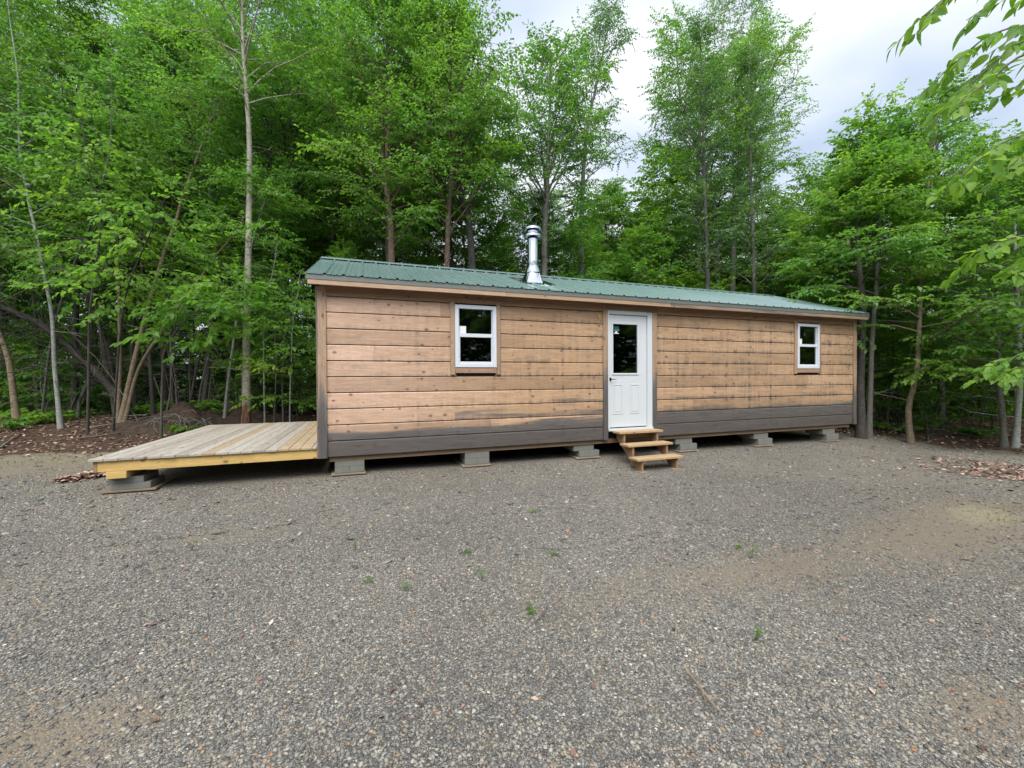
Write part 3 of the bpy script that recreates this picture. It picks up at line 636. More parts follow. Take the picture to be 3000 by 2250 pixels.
# chimney
chx, chy = -1.15, 0.74
def rz(y): return ZE+(y-EY)*slope
fl = MB(); a = 0.34
fl.prism([(chy-0.26, rz(chy-0.26)+0.020), (chy+0.42, rz(chy+0.42)+0.020), (chy+0.42, rz(chy+0.42)+0.024), (chy-0.26, rz(chy-0.26)+0.024)], 0, chx-a, chx+a)
vb = [(-0.165, -0.165), (0.165, -0.165), (0.165, 0.165), (-0.165, 0.165)]
lo = [(chx+x, chy+y, rz(chy+y)+0.025) for x, y in vb]; nseg = 24
# square base blending into a round cone
ring0, ring1 = [], []
for i in range(nseg):
    an = 2*math.pi*(i+0.5)/nseg; cxx, syy = math.cos(an), math.sin(an); mx = max(abs(cxx), abs(syy)); bx_, by_ = 0.165*cxx/mx, 0.165*syy/mx
    ring0.append((chx+bx_, chy+by_, rz(chy+by_)+0.025)); ring1.append((chx+0.122*cxx, chy+0.122*syy, 2.88))
fl.add(ring0+ring1, [(i, (i+1) % nseg, nseg+(i+1) % nseg, nseg+i) for i in range(nseg)])
chim = MB(); chim.lathe([(0.0, 3.60), (0.093, 3.60), (0.096, 3.52), (0.096, 3.09), (0.100, 3.085), (0.100, 3.05), (0.095, 3.045), (0.095, 2.70)], chx, chy)
chim = chim.build('chimney', M['galv'], cabin, smooth=True)
o = fl.build('flashing', M['galv'], chim); fixp(o, chim)
sc_ = MB(); sc_.lathe([(0.097, 2.99), (0.104, 2.985), (0.138, 2.885), (0.150, 2.845), (0.150, 2.838), (0.142, 2.84)], chx, chy); o = sc_.build('storm_collar', M['galv'], chim, smooth=True); fixp(o, chim)
cp = MB(); cp.lathe([(0.0, 3.728), (0.06, 3.724), (0.11, 3.708), (0.158, 3.675), (0.166, 3.66), (0.166, 3.632), (0.160, 3.632), (0.158, 3.655), (0.09, 3.675), (0.0, 3.68)], chx, chy)
cp.lathe([(0.114, 3.665), (0.114, 3.57)], chx, chy); cp.lathe([(0.114, 3.575), (0.150, 3.558), (0.164, 3.535), (0.164, 3.505), (0.157, 3.505), (0.155, 3.53), (0.097, 3.55)], chx, chy)
o = cp.build('rain_cap', M['galv'], chim, smooth=True); fixp(o, chim)

# ------------------------------------------------------------------ piers
bc = MB(); bc.box(-0.2, 0.2, -0.1, 0.1, -0.046, 0.046); bme = bc.build('tmpblock', M['concrete'], None, 0.006); block_mesh = bme.data; bpy.data.objects.remove(bme)
def block(loc, rot, label, group='concrete blocks under the cabin'):
    o = bpy.data.objects.new('concrete_block', block_mesh); COL.objects.link(o); o.location = loc; o.rotation_euler = (0, 0, rot)
    mo = o.modifiers.new('edges', 'BEVEL'); mo.width = 0.006; mo.segments = 2
    return tag(o, label, 'concrete block', group)
def padobj(x, y, z, wx, wy, label, rot=0.0):
    p = MB(); p.box(-wx/2, wx/2, -wy/2, wy/2, -0.012, 0.012, (rng.random(), 0.05, 0.1, 1)); o = p.build('timber_pad', M['pad'], None, 0.002)
    o.location = (x, y, z); o.rotation_euler = (0, 0, rot); return tag(o, label, 'timber pad', 'plywood pads under the block piers')
piers = [(-4.33, 'nearest the deck', 0), (-2.42, 'under the left window', 0), (-0.37, 'just left of the steps', 1), (1.84, 'just right of the steps', 1), (3.88, 'second from the cabin\'s far end', 1), (5.98, 'at the cabin\'s far end', 1)]
for px_, nm, kind in piers:
    z = gz(px_, 0.3)+0.016; dpt = 0.34
    top = -0.287; h = (top-z-0.012)/2
    padobj(px_-0.01, 0.365, z-0.004, 0.47, 0.65, 'thin plywood pad under the block pier '+nm, rng.uniform(-0.05, 0.05))
    hz = (top-(z+0.012))
    zz = z+0.012+0.046
    for s, wd_ in ((-1, 'left'), (1, 'right')):
        b = block((px_+s*0.1005, 0.05+0.2, zz), R(90), f'lower {wd_} concrete block of the pier {nm}'); b.scale = (1, 1, (hz/2-0.001)/0.092); b.location.z = z+0.012+hz/4
    sx = 0.0 if not kind else -0.10
    for s in (0, 1):
        b = block((px_+sx*(1), 0.052+0.1+s*0.2005+(0.02 if kind else 0), 0), 0, f'upper {"front" if s == 0 else "rear"} concrete block of the pier {nm}'); b.scale = (1, 1, (hz/2-0.001)/0.092); b.location.z = z+0.012+hz*0.75
for px_, nm in [(-4.33, 'near the deck'), (-0.4, 'behind the steps'), (3.9, 'toward the far end')]:
    z = gz(px_, DEP-0.15); hz = -0.287-z
    for s in (0, 1):
        b = block((px_, DEP-0.3+s*0.2005, z+hz/4), 0, f'bottom concrete block of the shadowed back pier {nm}', 'blocks of the back piers'); b.scale = (1, 1, (hz/2-0.001)/0.092)
        b = block((px_, DEP-0.3+s*0.2005, z+hz*0.75), 0, f'top concrete block of the shadowed back pier {nm}', 'blocks of the back piers'); b.scale = (1, 1, (hz/2-0.001)/0.092)

# ------------------------------------------------------------------ deck
deck = empty('wooden_deck', (-7.2, 0, -0.2), 'low platform deck of weathered grey boards with yellow pine rim, at the cabin\'s left end', 'deck')
db = MB(); dbt = MB(); x = -7.235; k = 0
while x < XL-0.05:
    w = min(0.1425, XL-0.034-x); tone = rng.random(); pale = 0.0
    k += 1
    tanb = k in (9, 15, 16, 17)
    g_ = 0.0 if tanb else rng.uniform(0.12, 0.26)
    (dbt if tanb else db).box(x, x+w-0.005, -0.035+rng.uniform(-0.006, 0.006), DEP-0.01, -0.082, -0.052+rng.uniform(-0.001, 0.002), (tone, g_*0.7, 0.0, 1)); x += w
db.build('deck_boards', M['deck'], deck, 0.003); o = dbt.build('deck_boards', M['decktan'], deck, 0.003); o['label'] = 'warmer tan deck boards'
# warmer replacement boards
db2 = MB()
def dk(name, bx, m=M['yellow']):
    q = MB(); q.box(*bx, (rng.random(), 0.0, 0.0, 1)); return q.build(name, m, deck, 0.003)
dk('rim_joist', (-7.165, XL-0.035, -0.004, 0.034, -0.215, -0.083))
dk('end_joist', (-7.205, -7.1655, -0.004, DEP-0.03, -0.215, -0.083), M['stepside'])
for jx in (-6.5, -5.8, -5.2): dk('joist', (jx, jx+0.038, 0.035, DEP-0.07, -0.212, -0.0835), M['stepside'])
dk('rim_joist', (-7.165, XL-0.035, DEP-0.069, DEP-0.031, -0.215, -0.083))
V, F = [], []
gtw = gz(-7.0, 0.3)
padobj(-6.90, 0.36, gtw+0.014, 0.56, 0.60, 'plywood pad under the corner of the deck')
cx_ = -6.88; h2 = (-0.304-(gtw+0.026))/2
for k, (dx, zq) in enumerate(((0.0, gtw+0.026+h2/2), (-0.05, gtw+0.026+h2*1.5))):
    for s in (0, 1):
        b = block((cx_+dx, 0.18+s*0.2005, zq), 0, f'{"lower" if k == 0 else "upper"} {"front" if s == 0 else "rear"} concrete block under the corner of the deck', 'concrete blocks under the deck'); b.scale = (1.0 if k == 0 else 0.9, 1, (h2-0.001)/0.092)
q = MB(); q.box(-0.10, 0.10, -0.25, 0.25, -0.043, 0.043, (0.6, 0, 0, 1)); o = q.build('wood_shim', M['yellow'], None, 0.004); o.location = (-6.98, 0.23, -0.2595); tag(o, 'short yellow timber offcut between the blocks and the deck rim', 'timber block')
for (bx, by) in ((-6.9, 3.7),):
    zb = gz(bx, by); hh = -0.216-zb
    for k in range(2):
        b = block((bx, by, zb+hh*(0.25+0.5*k)), 0, f'{"lower" if k == 0 else "upper"} concrete block under the far corner of the deck', 'concrete blocks under the deck'); b.scale = (1, 1, (hh/2-0.001)/0.092)

# ------------------------------------------------------------------ steps
st = empty('wooden_steps', (0.5, -0.4, -0.6), 'three-tread open wooden steps below the white door', 'steps')
def stp(name, mb, m=M['step'], bev=0.003): return mb.build(name, m, st, bev)
fr_ = [(-0.28, -0.053), (-0.53, -0.243), (-0.785, -0.434)]
for i, (yf, zt) in enumerate(fr_):
    q = MB(); yb = min(yf+0.255, -0.048)
    q.box(0.035, 0.955, yf, (yf+yb)/2-0.002, zt-0.036, zt, (0.3+0.2*i, 0, 0.1, 1)); q.box(0.037, 0.953, (yf+yb)/2+0.002, yb, zt-0.036, zt-0.001, (0.7-0.15*i, 0, 0.1, 1)); stp('tread', q)
gs = float(gz(0.2, -0.75))+0.01
for x0 in (0.135, 0.835):
    prof = [(-0.745, gs), (-0.745, -0.471), (-0.52, -0.471), (-0.52, -0.4), (-0.505, -0.4), (-0.505, -0.280), (-0.27, -0.280), (-0.255, -0.280), (-0.255, -0.090), (-0.030, -0.090), (-0.030, -0.25), (-0.58, gs)]
    prof = [(-0.745, gs), (-0.745, -0.471), (-0.50, -0.471), (-0.50, -0.280), (-0.25, -0.280), (-0.25, -0.090), (-0.030, -0.090), (-0.030, -0.19), (-0.60, gs)]
    q = MB(); q.prism(prof, 0, x0, x0+0.038, (0.4, 0.05, 0.1, 1)); stp('stringer', q, M['stepside'])
q = MB(); q.box(0.174, 0.834, -0.062, -0.030, -0.19, -0.095, (0.3, 0.1, 0, 1)); stp('back_cleat', q, M['stepside'])
for i, xx in enumerate((0.2, 0.86)):
    padm = MB(); padm.box(-0.07, 0.07, -0.06, 0.06, -0.008, 0.008, (0.5, 0, 0.5, 1)); o = padm.build('shim_board', M['pad'], None, 0.002); o.location = (xx-0.04, -0.72, gs-0.009)
    tag(o, 'small pale shim board under the %s foot of the door steps' % ('left', 'right')[i], 'shim')

# ------------------------------------------------------------------ trees
UP = np.array([0, 0, 1.0])
def unit(a): return a/(np.linalg.norm(a, axis=-1, keepdims=True)+1e-9)
def make_leaves(o, d, nrm, L, W, rs, fine=False, droop=0.25, tone=None):
    """o, d, nrm (n,3): leaf base, direction, normal; L, W (n,)"""
    s = unit(np.cross(d, nrm)); nn = unit(np.cross(s, d)); n = len(o); L = L[:, None]; W = W[:, None]
    if not fine:
        mid = o+d*L*0.45
        V = np.stack([o, mid+s*W*0.5+nn*W*0.12, o+d*L-nn*L*droop, mid-s*W*0.5+nn*W*0.12], 1)
        b = np.arange(n)[:, None]*4; F = b+np.array([[0, 1, 2, 3]])
        k = 4
    else:
        st = [(0.0, 0.0), (0.12, 0.30), (0.32, 0.50), (0.55, 0.46), (0.78, 0.26), (1.0, 0.0)]
        mids = [o+d*L*t-nn*L*droop*t*t for t, w in st]
        Vs = [mids[0]]
        for (t, w), m_ in zip(st[1:-1], mids[1:-1]):
            Vs += [m_+s*W*w+nn*W*w*0.35, m_, m_-s*W*w+nn*W*w*0.35]
        Vs.append(mids[-1]); V = np.stack(Vs, 1); k = V.shape[1]
        fs = [(0, 1, 2, 2), (0, 2, 3, 3)]
        fq = []
        for r in range(3):
            a = 1+3*r; fq += [(a, a+3, a+4, a+1), (a+1, a+4, a+5, a+2)]
        a = 10
        b = np.arange(n)[:, None, None]*k
        Fq = (b+np.array(fq)[None]).reshape(-1, 4)
        Ft = (b+np.array([(0, 1, 2), (0, 2, 3), (a, 13, a+1), (a+1, 13, a+2)])[None]).reshape(-1, 3)
    t = rs.random(n) if tone is None else np.clip(tone+rs.normal(0, 0.13, n), 0, 1)
    c = np.zeros((n, k, 4)); c[:, :, 0] = t[:, None]; c[:, :, 3] = 1
    if not fine: return V.reshape(-1, 3), F, c.reshape(-1, 4)
    # triangulated quads so one face array serves
    Fq3 = np.concatenate([Fq[:, [0, 1, 2]], Fq[:, [0, 2, 3]], Ft])
    return V.reshape(-1, 3), Fq3, c.reshape(-1, 4)
def sprays(o, d, L, rs, nl=9, ll=0.08, lw=0.05, droop=0.3, fine=False, spread=0.9, tone=None):
    """flat alternate-leaved sprays; o,d (m,3), L (m,)"""
    m = len(o); j = (np.arange(nl)+0.6)/nl
    d = unit(d); side = unit(np.cross(d, UP)+rs.normal(0, 0.25, (m, 3))); nrm = unit(np.cross(side, d)); nrm *= np.where(nrm[:, 2:3] < 0, -1, 1)
    base = o[:, None, :]+d[:, None, :]*(L[:, None]*j[None])[:, :, None]
    base[:, :, 2] -= droop*0.5*(L[:, None]*j[None]**2)
    sg = np.where(np.arange(nl) % 2 == 0, 1, -1)[None, :, None]
    ld = d[:, None, :]*(0.55+0.5*j[None, :, None])+side[:, None, :]*sg*spread*(1.1-0.7*j[None, :, None])-UP*droop+rs.normal(0, 0.28, (m, nl, 3))
    ln = unit(nrm[:, None, :]+rs.normal(0, 0.55, (m, nl, 3)))
    sz = (0.75+0.5*rs.random((m, nl)))
    tn = None if tone is None else np.repeat(tone, nl)
    return make_leaves(base.reshape(-1, 3), unit(ld.reshape(-1, 3)), ln.reshape(-1, 3), (ll*sz).ravel(), (lw*sz).ravel(), rs, fine, tone=tn)
def grow(path, rad, rs, t0=0.35, nb=40, blen=2.0, env=None, elev=(25, 60), nsec=8, nspr=4, nl=9, ll=0.085, lw=0.052, droop=0.3, sprL=(0.3, 0.6), fine=False, dead=0, azb=None, blr=0.28, side_only=None, arch=0.08):
    """path: trunk polyline (n,3); returns trunk mesh arrays and leaf mesh arrays"""
    n = len(path); T = np.linspace(0, 1, n); lines = [(path, rad)]
    so, sdv, sl_, stn = [], [], [], []
    total = np.linalg.norm(path[-1]-path[0])
    tb = t0+(0.985-t0)*(np.arange(nb)+rs.random(nb))/nb; az = np.arange(nb)*2.399+rs.random(nb)*0.9+rs.random()*6
    treetone = 0.5
    for t, a in zip(tb, az):
        if side_only is not None: a = side_only+rs.normal(0, 0.8)
        p = np.array([np.interp(t, T, path[:, i]) for i in range(3)]); q = (t-t0)/(1-t0)
        e = env(q) if env else (0.35+1.1*math.sin(math.pi*min(1, q*0.9+0.12))**0.8)*(1 if q < 0.8 else (1-q)/0.2*0.6+0.4)
        Lb = blen*e*(0.7+0.55*rs.random()); el = R(elev[0]+(elev[1]-elev[0])*q+rs.normal(0, 9))
        d0 = np.array([math.cos(a)*math.cos(el), math.sin(a)*math.cos(el), math.sin(el)])
        k = 6; ss = np.linspace(0, 1, k)[:, None]
        br = p+d0*Lb*ss+UP*(0.10*Lb*ss*(1-ss)*2-arch*Lb*ss**2.2)+np.cumsum(rs.normal(0, 0.03*Lb, (k, 3)), 0)*ss
        r0 = max(0.006, min(0.5*float(np.interp(t, T, rad)), blr*0.04*Lb)); lines.append((br, np.linspace(r0, 0.003, k)))
        bt = np.clip(0.5+rs.normal(0, 0.22), 0, 1)
        ns = max(2, int(nsec*(0.5+0.6*Lb/blen)))
        for s_ in (0.25+0.75*(np.arange(ns)+rs.random(ns))/ns):
            i = s_*(k-1); i0 = min(int(i), k-2); pp = br[i0]+(br[i0+1]-br[i0])*(i-i0); bd = unit(br[i0+1]-br[i0])
            sv = unit(np.cross(bd, UP))*(1 if rs.random() < 0.5 else -1)
            sdir = unit(bd*0.7+sv*(0.5+0.6*rs.random())+UP*rs.normal(0.02, 0.25)); SL = (0.22+0.42*Lb*(1.05-s_))*(0.7+0.6*rs.random())
            kk = 4; s3 = np.linspace(0, 1, kk)[:, None]; sec = pp+sdir*SL*s3-UP*0.12*SL*s3**2
            lines.append((sec, np.linspace(max(0.003, r0*0.4), 0.002, kk)))
            m = nspr
            f = (np.arange(m)+rs.random(m)*0.8)/m; oo = pp+sdir*(SL*f)[:, None]-UP*0.12*SL*(f**2)[:, None]
            alt = np.where(np.arange(m) % 2 == 0, 1, -1)[:, None]; s4 = unit(np.cross(sdir, UP))
            dd = sdir*0.8+s4*alt*0.7+rs.normal(0, 0.22, (m, 3))-UP*0.05
            so.append(oo); sdv.append(dd); sl_.append(sprL[0]+(sprL[1]-sprL[0])*rs.random(m)); stn.append(np.full(m, bt))
    # leader
    so.append(path[-1][None].repeat(4, 0)); sdv.append(rs.normal(0, 0.4, (4, 3))+UP); sl_.append(np.full(4, 0.5)); stn.append(np.full(4, 0.5))
    for _ in range(dead):
        t = rs.uniform(0.08, t0); p = np.array([np.interp(t, T, path[:, i]) for i in range(3)]); a = rs.random()*6.28
        d0 = np.array([math.cos(a), math.sin(a), rs.uniform(-0.15, 0.5)]); Lb = rs.uniform(0.3, 1.3); k = 5; ss = np.linspace(0, 1, k)[:, None]
        br = p+d0*Lb*ss+np.cumsum(rs.normal(0, 0.05*Lb, (k, 3)), 0)*ss; lines.append((br, np.linspace(0.010, 0.003, k)))
        for __ in range(2):
            i = rs.integers(1, 4); d1 = unit(d0+rs.normal(0, 0.6, 3)); lines.append((br[i]+d1*np.linspace(0, Lb*0.4, 3)[:, None], np.linspace(0.005, 0.002, 3)))
    O = np.concatenate(so); Dv = np.concatenate(sdv); Ls = np.concatenate(sl_); Tn = np.concatenate(stn)
    return tubes(lines, 7), sprays(O, Dv, Ls, rs, nl, ll, lw, droop, fine, tone=Tn)
def trunkpath(H, r0, rs, wob=0.25, lean=(0, 0), n=16):
    t = np.linspace(0, 1, n); w = np.cumsum(rs.normal(0, wob/math.sqrt(n), (n, 2)), 0); w -= w[0]; w[:2] *= 0.3
    p = np.stack([w[:, 0]+lean[0]*t**1.3, w[:, 1]+lean[1]*t**1.3, H*t], -1)
    rad = r0*(1-t)**0.75*0.93+0.006; rad[0] *= 1.35; rad[1] *= 1.05
    return p, rad
def tree_things(name, base, tv, lv, bark_, leaf_, label, cat, group=None):
    e = empty(name, tuple(map(float, base)), label, cat, group)
    tm = np_mesh('trunk', tv[0], tv[1], True); lm = np_mesh('crown', lv[0], lv[1], False, lv[2])
    for nm, me, mt in (('trunk', tm, bark_), ('crown', lm, leaf_)):
        me.materials.append(mt); o = bpy.data.objects.new(nm, me); COL.objects.link(o); o.parent = e
    return e
NLEAF = 0
# --- prototypes -------------------------------------------------------------
protos = {}
def proto(key, seed, H, r0, bark_, leaf_, wob=0.3, lean=(0, 0), **kw):
    global NLEAF
    rs = np.random.default_rng(seed); p, r = trunkpath(H, r0, rs, wob, lean)
    tv, lv = grow(p, r, rs, **kw); NLEAF += len(lv[1])
    tm = np_mesh(key+'_trunk', tv[0], tv[1], True); lm = np_mesh(key+'_crown', lv[0], lv[1], False, lv[2])
    tm.materials.append(M[bark_]); lm.materials.append(M[leaf_]); protos[key] = (tm, lm)
tall_env = lambda q: 0.45+0.75*math.sin(math.pi*(0.15+0.8*q)) if q < 0.9 else 0.4
proto('tallA', 1, 13.0, 0.085, 'bark_dark', 'leaf_mid', t0=0.42, nb=48, blen=2.0, env=tall_env, elev=(30, 70), nsec=9, nspr=5, nl=8, ll=0.095, lw=0.058, droop=0.45, dead=10)
proto('tallB', 2, 14.5, 0.10, 'bark_grey', 'leaf_mid', t0=0.36, nb=50, blen=2.3, env=tall_env, elev=(35, 72), droop=0.45, nsec=9, nspr=5, nl=8, ll=0.095, lw=0.06, dead=8)
proto('tallC', 3, 12.0, 0.07, 'bark_red', 'leaf_mid', t0=0.38, nb=46, blen=1.8, env=tall_env, elev=(28, 68), droop=0.45, nsec=9, nspr=5, nl=8, ll=0.085, lw=0.052, lean=(0.9, 0.3), dead=10)
proto('tallD', 4, 13.5, 0.08, 'bark_dark', 'leaf_dark', t0=0.40, nb=50, blen=2.1, env=tall_env, elev=(25, 68), droop=0.4, nsec=9, nspr=5, nl=8, ll=0.10, lw=0.06, dead=12)
proto('poplar', 5, 15.0, 0.11, 'bark_grey', 'leaf_poplar', t0=0.34, nb=48, blen=1.9, env=lambda q: 1.0-0.55*q, elev=(48, 72), nsec=9, nspr=4, nl=8, ll=0.065, lw=0.055, droop=0.5, sprL=(0.25, 0.5), wob=0.2)
young_env = lambda q: 1.15*(1-q)**0.7+0.18
proto('youngA', 6, 7.5, 0.055, 'bark_grey', 'leaf_bright', t0=0.12, nb=46, blen=1.9, env=young_env, elev=(8, 60), nsec=8, nspr=4, nl=9, ll=0.105, lw=0.065, wob=0.2)
proto('youngB', 7, 8.5, 0.06, 'bark_dark', 'leaf_mid', t0=0.12, nb=50, blen=2.0, env=young_env, elev=(8, 62), nsec=8, nspr=4, nl=9, ll=0.10, lw=0.06, wob=0.2)
proto('sapA', 8, 4.6, 0.02, 'bark_grey', 'leaf_bright', t0=0.18, nb=20, blen=0.9, elev=(10, 45), nsec=4, nspr=3, nl=8, ll=0.10, lw=0.06, wob=0.25, lean=(0.5, 0))
proto('sapB', 9, 3.6, 0.016, 'bark_dark', 'leaf_mid', t0=0.20, nb=18, blen=0.9, elev=(5, 45), nsec=4, nspr=3, nl=8, ll=0.10, lw=0.06, wob=0.3, lean=(-0.4, 0.2))
proto('pole', 10, 10.5, 0.055, 'bark_dark', 'leaf_dark', t0=0.45, nb=26, blen=1.4, elev=(20, 60), nsec=6, nspr=3, nl=8, ll=0.10, lw=0.06, dead=16)
proto('poleB', 12, 9.5, 0.045, 'bark_grey', 'leaf_dark', t0=0.40, nb=26, blen=1.3, elev=(15, 60), nsec=6, nspr=3, nl=8, ll=0.10, lw=0.06, dead=14, lean=(0.8, -0.4))
proto('conifer', 11, 11.0, 0.11, 'bark_dark', 'needles', t0=0.10, nb=90, blen=2.0, env=lambda q: (1-q)**0.85+0.08, elev=(-8, 15), nsec=11, nspr=5, nl=18, ll=0.05, lw=0.014, droop=0.15, sprL=(0.2, 0.4), wob=0.1, dead=4)

placed = []
def plant(key, x, y, rot, sc, name, label, cat='tree', group=None, zoff=0.0, scz=None):
    e = empty(name, (x, y, float(gz(x, y))-0.06+zoff), label, cat, group); e.rotation_euler = (0, 0, rot); e.scale = (sc, sc, scz or sc)
    for nm, me in zip(('trunk', 'crown'), protos[key]):
        o = bpy.data.objects.new(nm, me); COL.objects.link(o); o.parent = e
    placed.append((x, y)); return e
def at_ud(u, d):
    q = P(u, 1100, d); return q[0], q[1]

# --- singled-out trees, trunks drawn through surveyed points ----------------------
def special(name, pts, r0, bark_, leaf_, label, cat='tree', n=22, seed=0, rtop=None, group=None, **kw):
    rs = np.random.default_rng(seed); w = np.array([P(*q) for q in pts]); b = w[0].copy(); b[2] = float(gz(b[0], b[1]))-0.05; w[0] = b
    path = smoothpath(w, n); path += np.cumsum(rs.normal(0, 0.018, (n, 3)), 0)*np.linspace(0, 1, n)[:, None]
    t = np.linspace(0, 1, n); rad = r0*(1-t)**0.7+0.005
    if rtop: rad = r0*(1-t)+rtop*t
    rad[0] *= 1.4; rad[1] *= 1.1
    path = path-b
    tv, lv = grow(path, rad, rs, **kw); placed.append((b[0], b[1]))
    return tree_things(name, b, tv, lv, M[bark_], M[leaf_], label, cat, group)
dn = dict(nsec=7, nspr=4, nl=9)
special('birch_tree', [(722, 1240, 9.8), (722, 1000, 9.8), (728, 700, 9.9), (727, 450, 10.0), (715, 250, 10.1), (700, 40, 10.3), (690, -200, 10.5)], 0.088, 'bark_pale', 'leaf_mid',
        'straight pale birch with peeling reddish bark at its foot, behind the deck', seed=21, t0=0.60, nb=30, blen=1.6, elev=(30, 65), ll=0.085, lw=0.055, dead=6, **dn)
special('slender_tree', [(178, 1232, 10.2), (158, 1050, 10.2), (150, 900, 10.3), (110, 700, 10.4), (60, 450, 10.5), (40, 200, 10.7), (20, -60, 10.9)], 0.045, 'bark_white', 'leaf_mid',
        'slender whitish curved trunk in front of the fallen dead tree', seed=22, t0=0.42, nb=34, blen=1.7, elev=(10, 50), dead=8, **dn)
special('forked_tree', [(352, 1205, 10.6), (395, 1050, 10.6), (440, 880, 10.6), (500, 700, 10.6), (545, 560, 10.7), (610, 380, 10.8), (660, 270, 10.9)], 0.060, 'bark_tan', 'leaf_mid',
        'tan trunk leaning over the root mound, left stem of the V', seed=23, t0=0.62, nb=18, blen=1.2, elev=(10, 50), dead=5, **dn)
special('leaning_tree', [(362, 1208, 10.5), (400, 1100, 10.5), (455, 1000, 10.4), (540, 880, 10.4), (620, 770, 10.4), (700, 660, 10.5), (770, 560, 10.6)], 0.042, 'bark_tan', 'leaf_mid',
        'thin tan trunk leaning far toward the cabin, right stem of the V', seed=24, t0=0.80, nb=7, blen=0.6, elev=(10, 50), dead=5, **dn)
special('edge_tree', [(50, 1185, 10.5), (30, 1090, 10.5), (5, 1000, 10.5), (-60, 800, 10.6), (-100, 500, 10.7), (-120, 100, 10.8)], 0.068, 'bark_tan', 'leaf_dark',
        'rough brown trunk leaning out past the picture\'s left edge', seed=25, t0=0.5, nb=30, blen=1.8, elev=(10, 50), dead=5, **dn)
special('arching_sapling', [(470, 1195, 9.3), (476, 1100, 9.2), (482, 1030, 9.1), (520, 960, 9.0), (580, 900, 8.9), (640, 860, 8.8), (690, 835, 8.8)], 0.020, 'bark_grey', 'leaf_bright',
        'thin arching sapling with a bright spray of big leaves beside the root mound', 'sapling', seed=26, t0=0.45, nb=14, blen=0.55, elev=(-25, 10), nsec=3, nspr=3, nl=7, ll=0.14, lw=0.085, fine=True)
special('leafy_sapling', [(255, 1200, 9.6), (262, 1000, 9.4), (275, 850, 9.2), (300, 650, 9.0), (260, 500, 8.8), (230, 330, 8.6)], 0.022, 'bark_dark', 'leaf_bright',
        'leafy bright green sapling beside the whitish slender trunk', 'sapling', seed=27, t0=0.35, nb=22, blen=0.7, elev=(-30, 20), arch=0.25, nsec=3, nspr=2, nl=7, ll=0.105, lw=0.075, fine=True)
special('leafy_sapling', [(330, 1200, 9.9), (352, 1000, 9.4), (375, 850, 9.0), (440, 700, 8.6), (500, 560, 8.4)], 0.020, 'bark_dark', 'leaf_bright',
        'bright green sapling whose leaves hang over the forked tan trunk', 'sapling', seed=28, t0=0.50, nb=20, blen=0.7, elev=(-30, 10), arch=0.25, nsec=3, nspr=2, nl=7, ll=0.105, lw=0.075, fine=True)
special('trunk_tree', [(592, 1215, 12), (612, 1050, 12), (630, 800, 12), (615, 600, 12.2), (620, 300, 12.5), (600, 0, 13)], 0.07, 'bark_grey', 'leaf_mid',
        'grey brown trunk just left of the pale birch behind the deck', seed=29, t0=0.40, nb=40, blen=1.9, elev=(10, 60), dead=10, **dn)
special('trunk_tree', [(655, 1210, 10.6), (672, 1080, 10.6), (690, 960, 10.6), (700, 900, 10.7), (742, 700, 10.9), (800, 520, 11.0)], 0.035, 'bark_white', 'leaf_mid',
        'thin pale leaning pole crossing behind the pale birch', seed=30, t0=0.5, nb=20, blen=1.2, elev=(10, 60), dead=6, **dn)
special('leafy_sapling', [(120, 1205, 11.0), (150, 1000, 10.6), (210, 800, 10.2), (290, 600, 9.9), (330, 420, 9.7), (330, 200, 9.6)], 0.024, 'bark_grey', 'leaf_mid',
        'thin grey sapling bending right behind the whitish slender trunk', 'sapling', seed=34, t0=0.40, nb=24, blen=0.9, elev=(-15, 35), arch=0.15, nsec=4, nspr=3, nl=7, ll=0.10, lw=0.065)
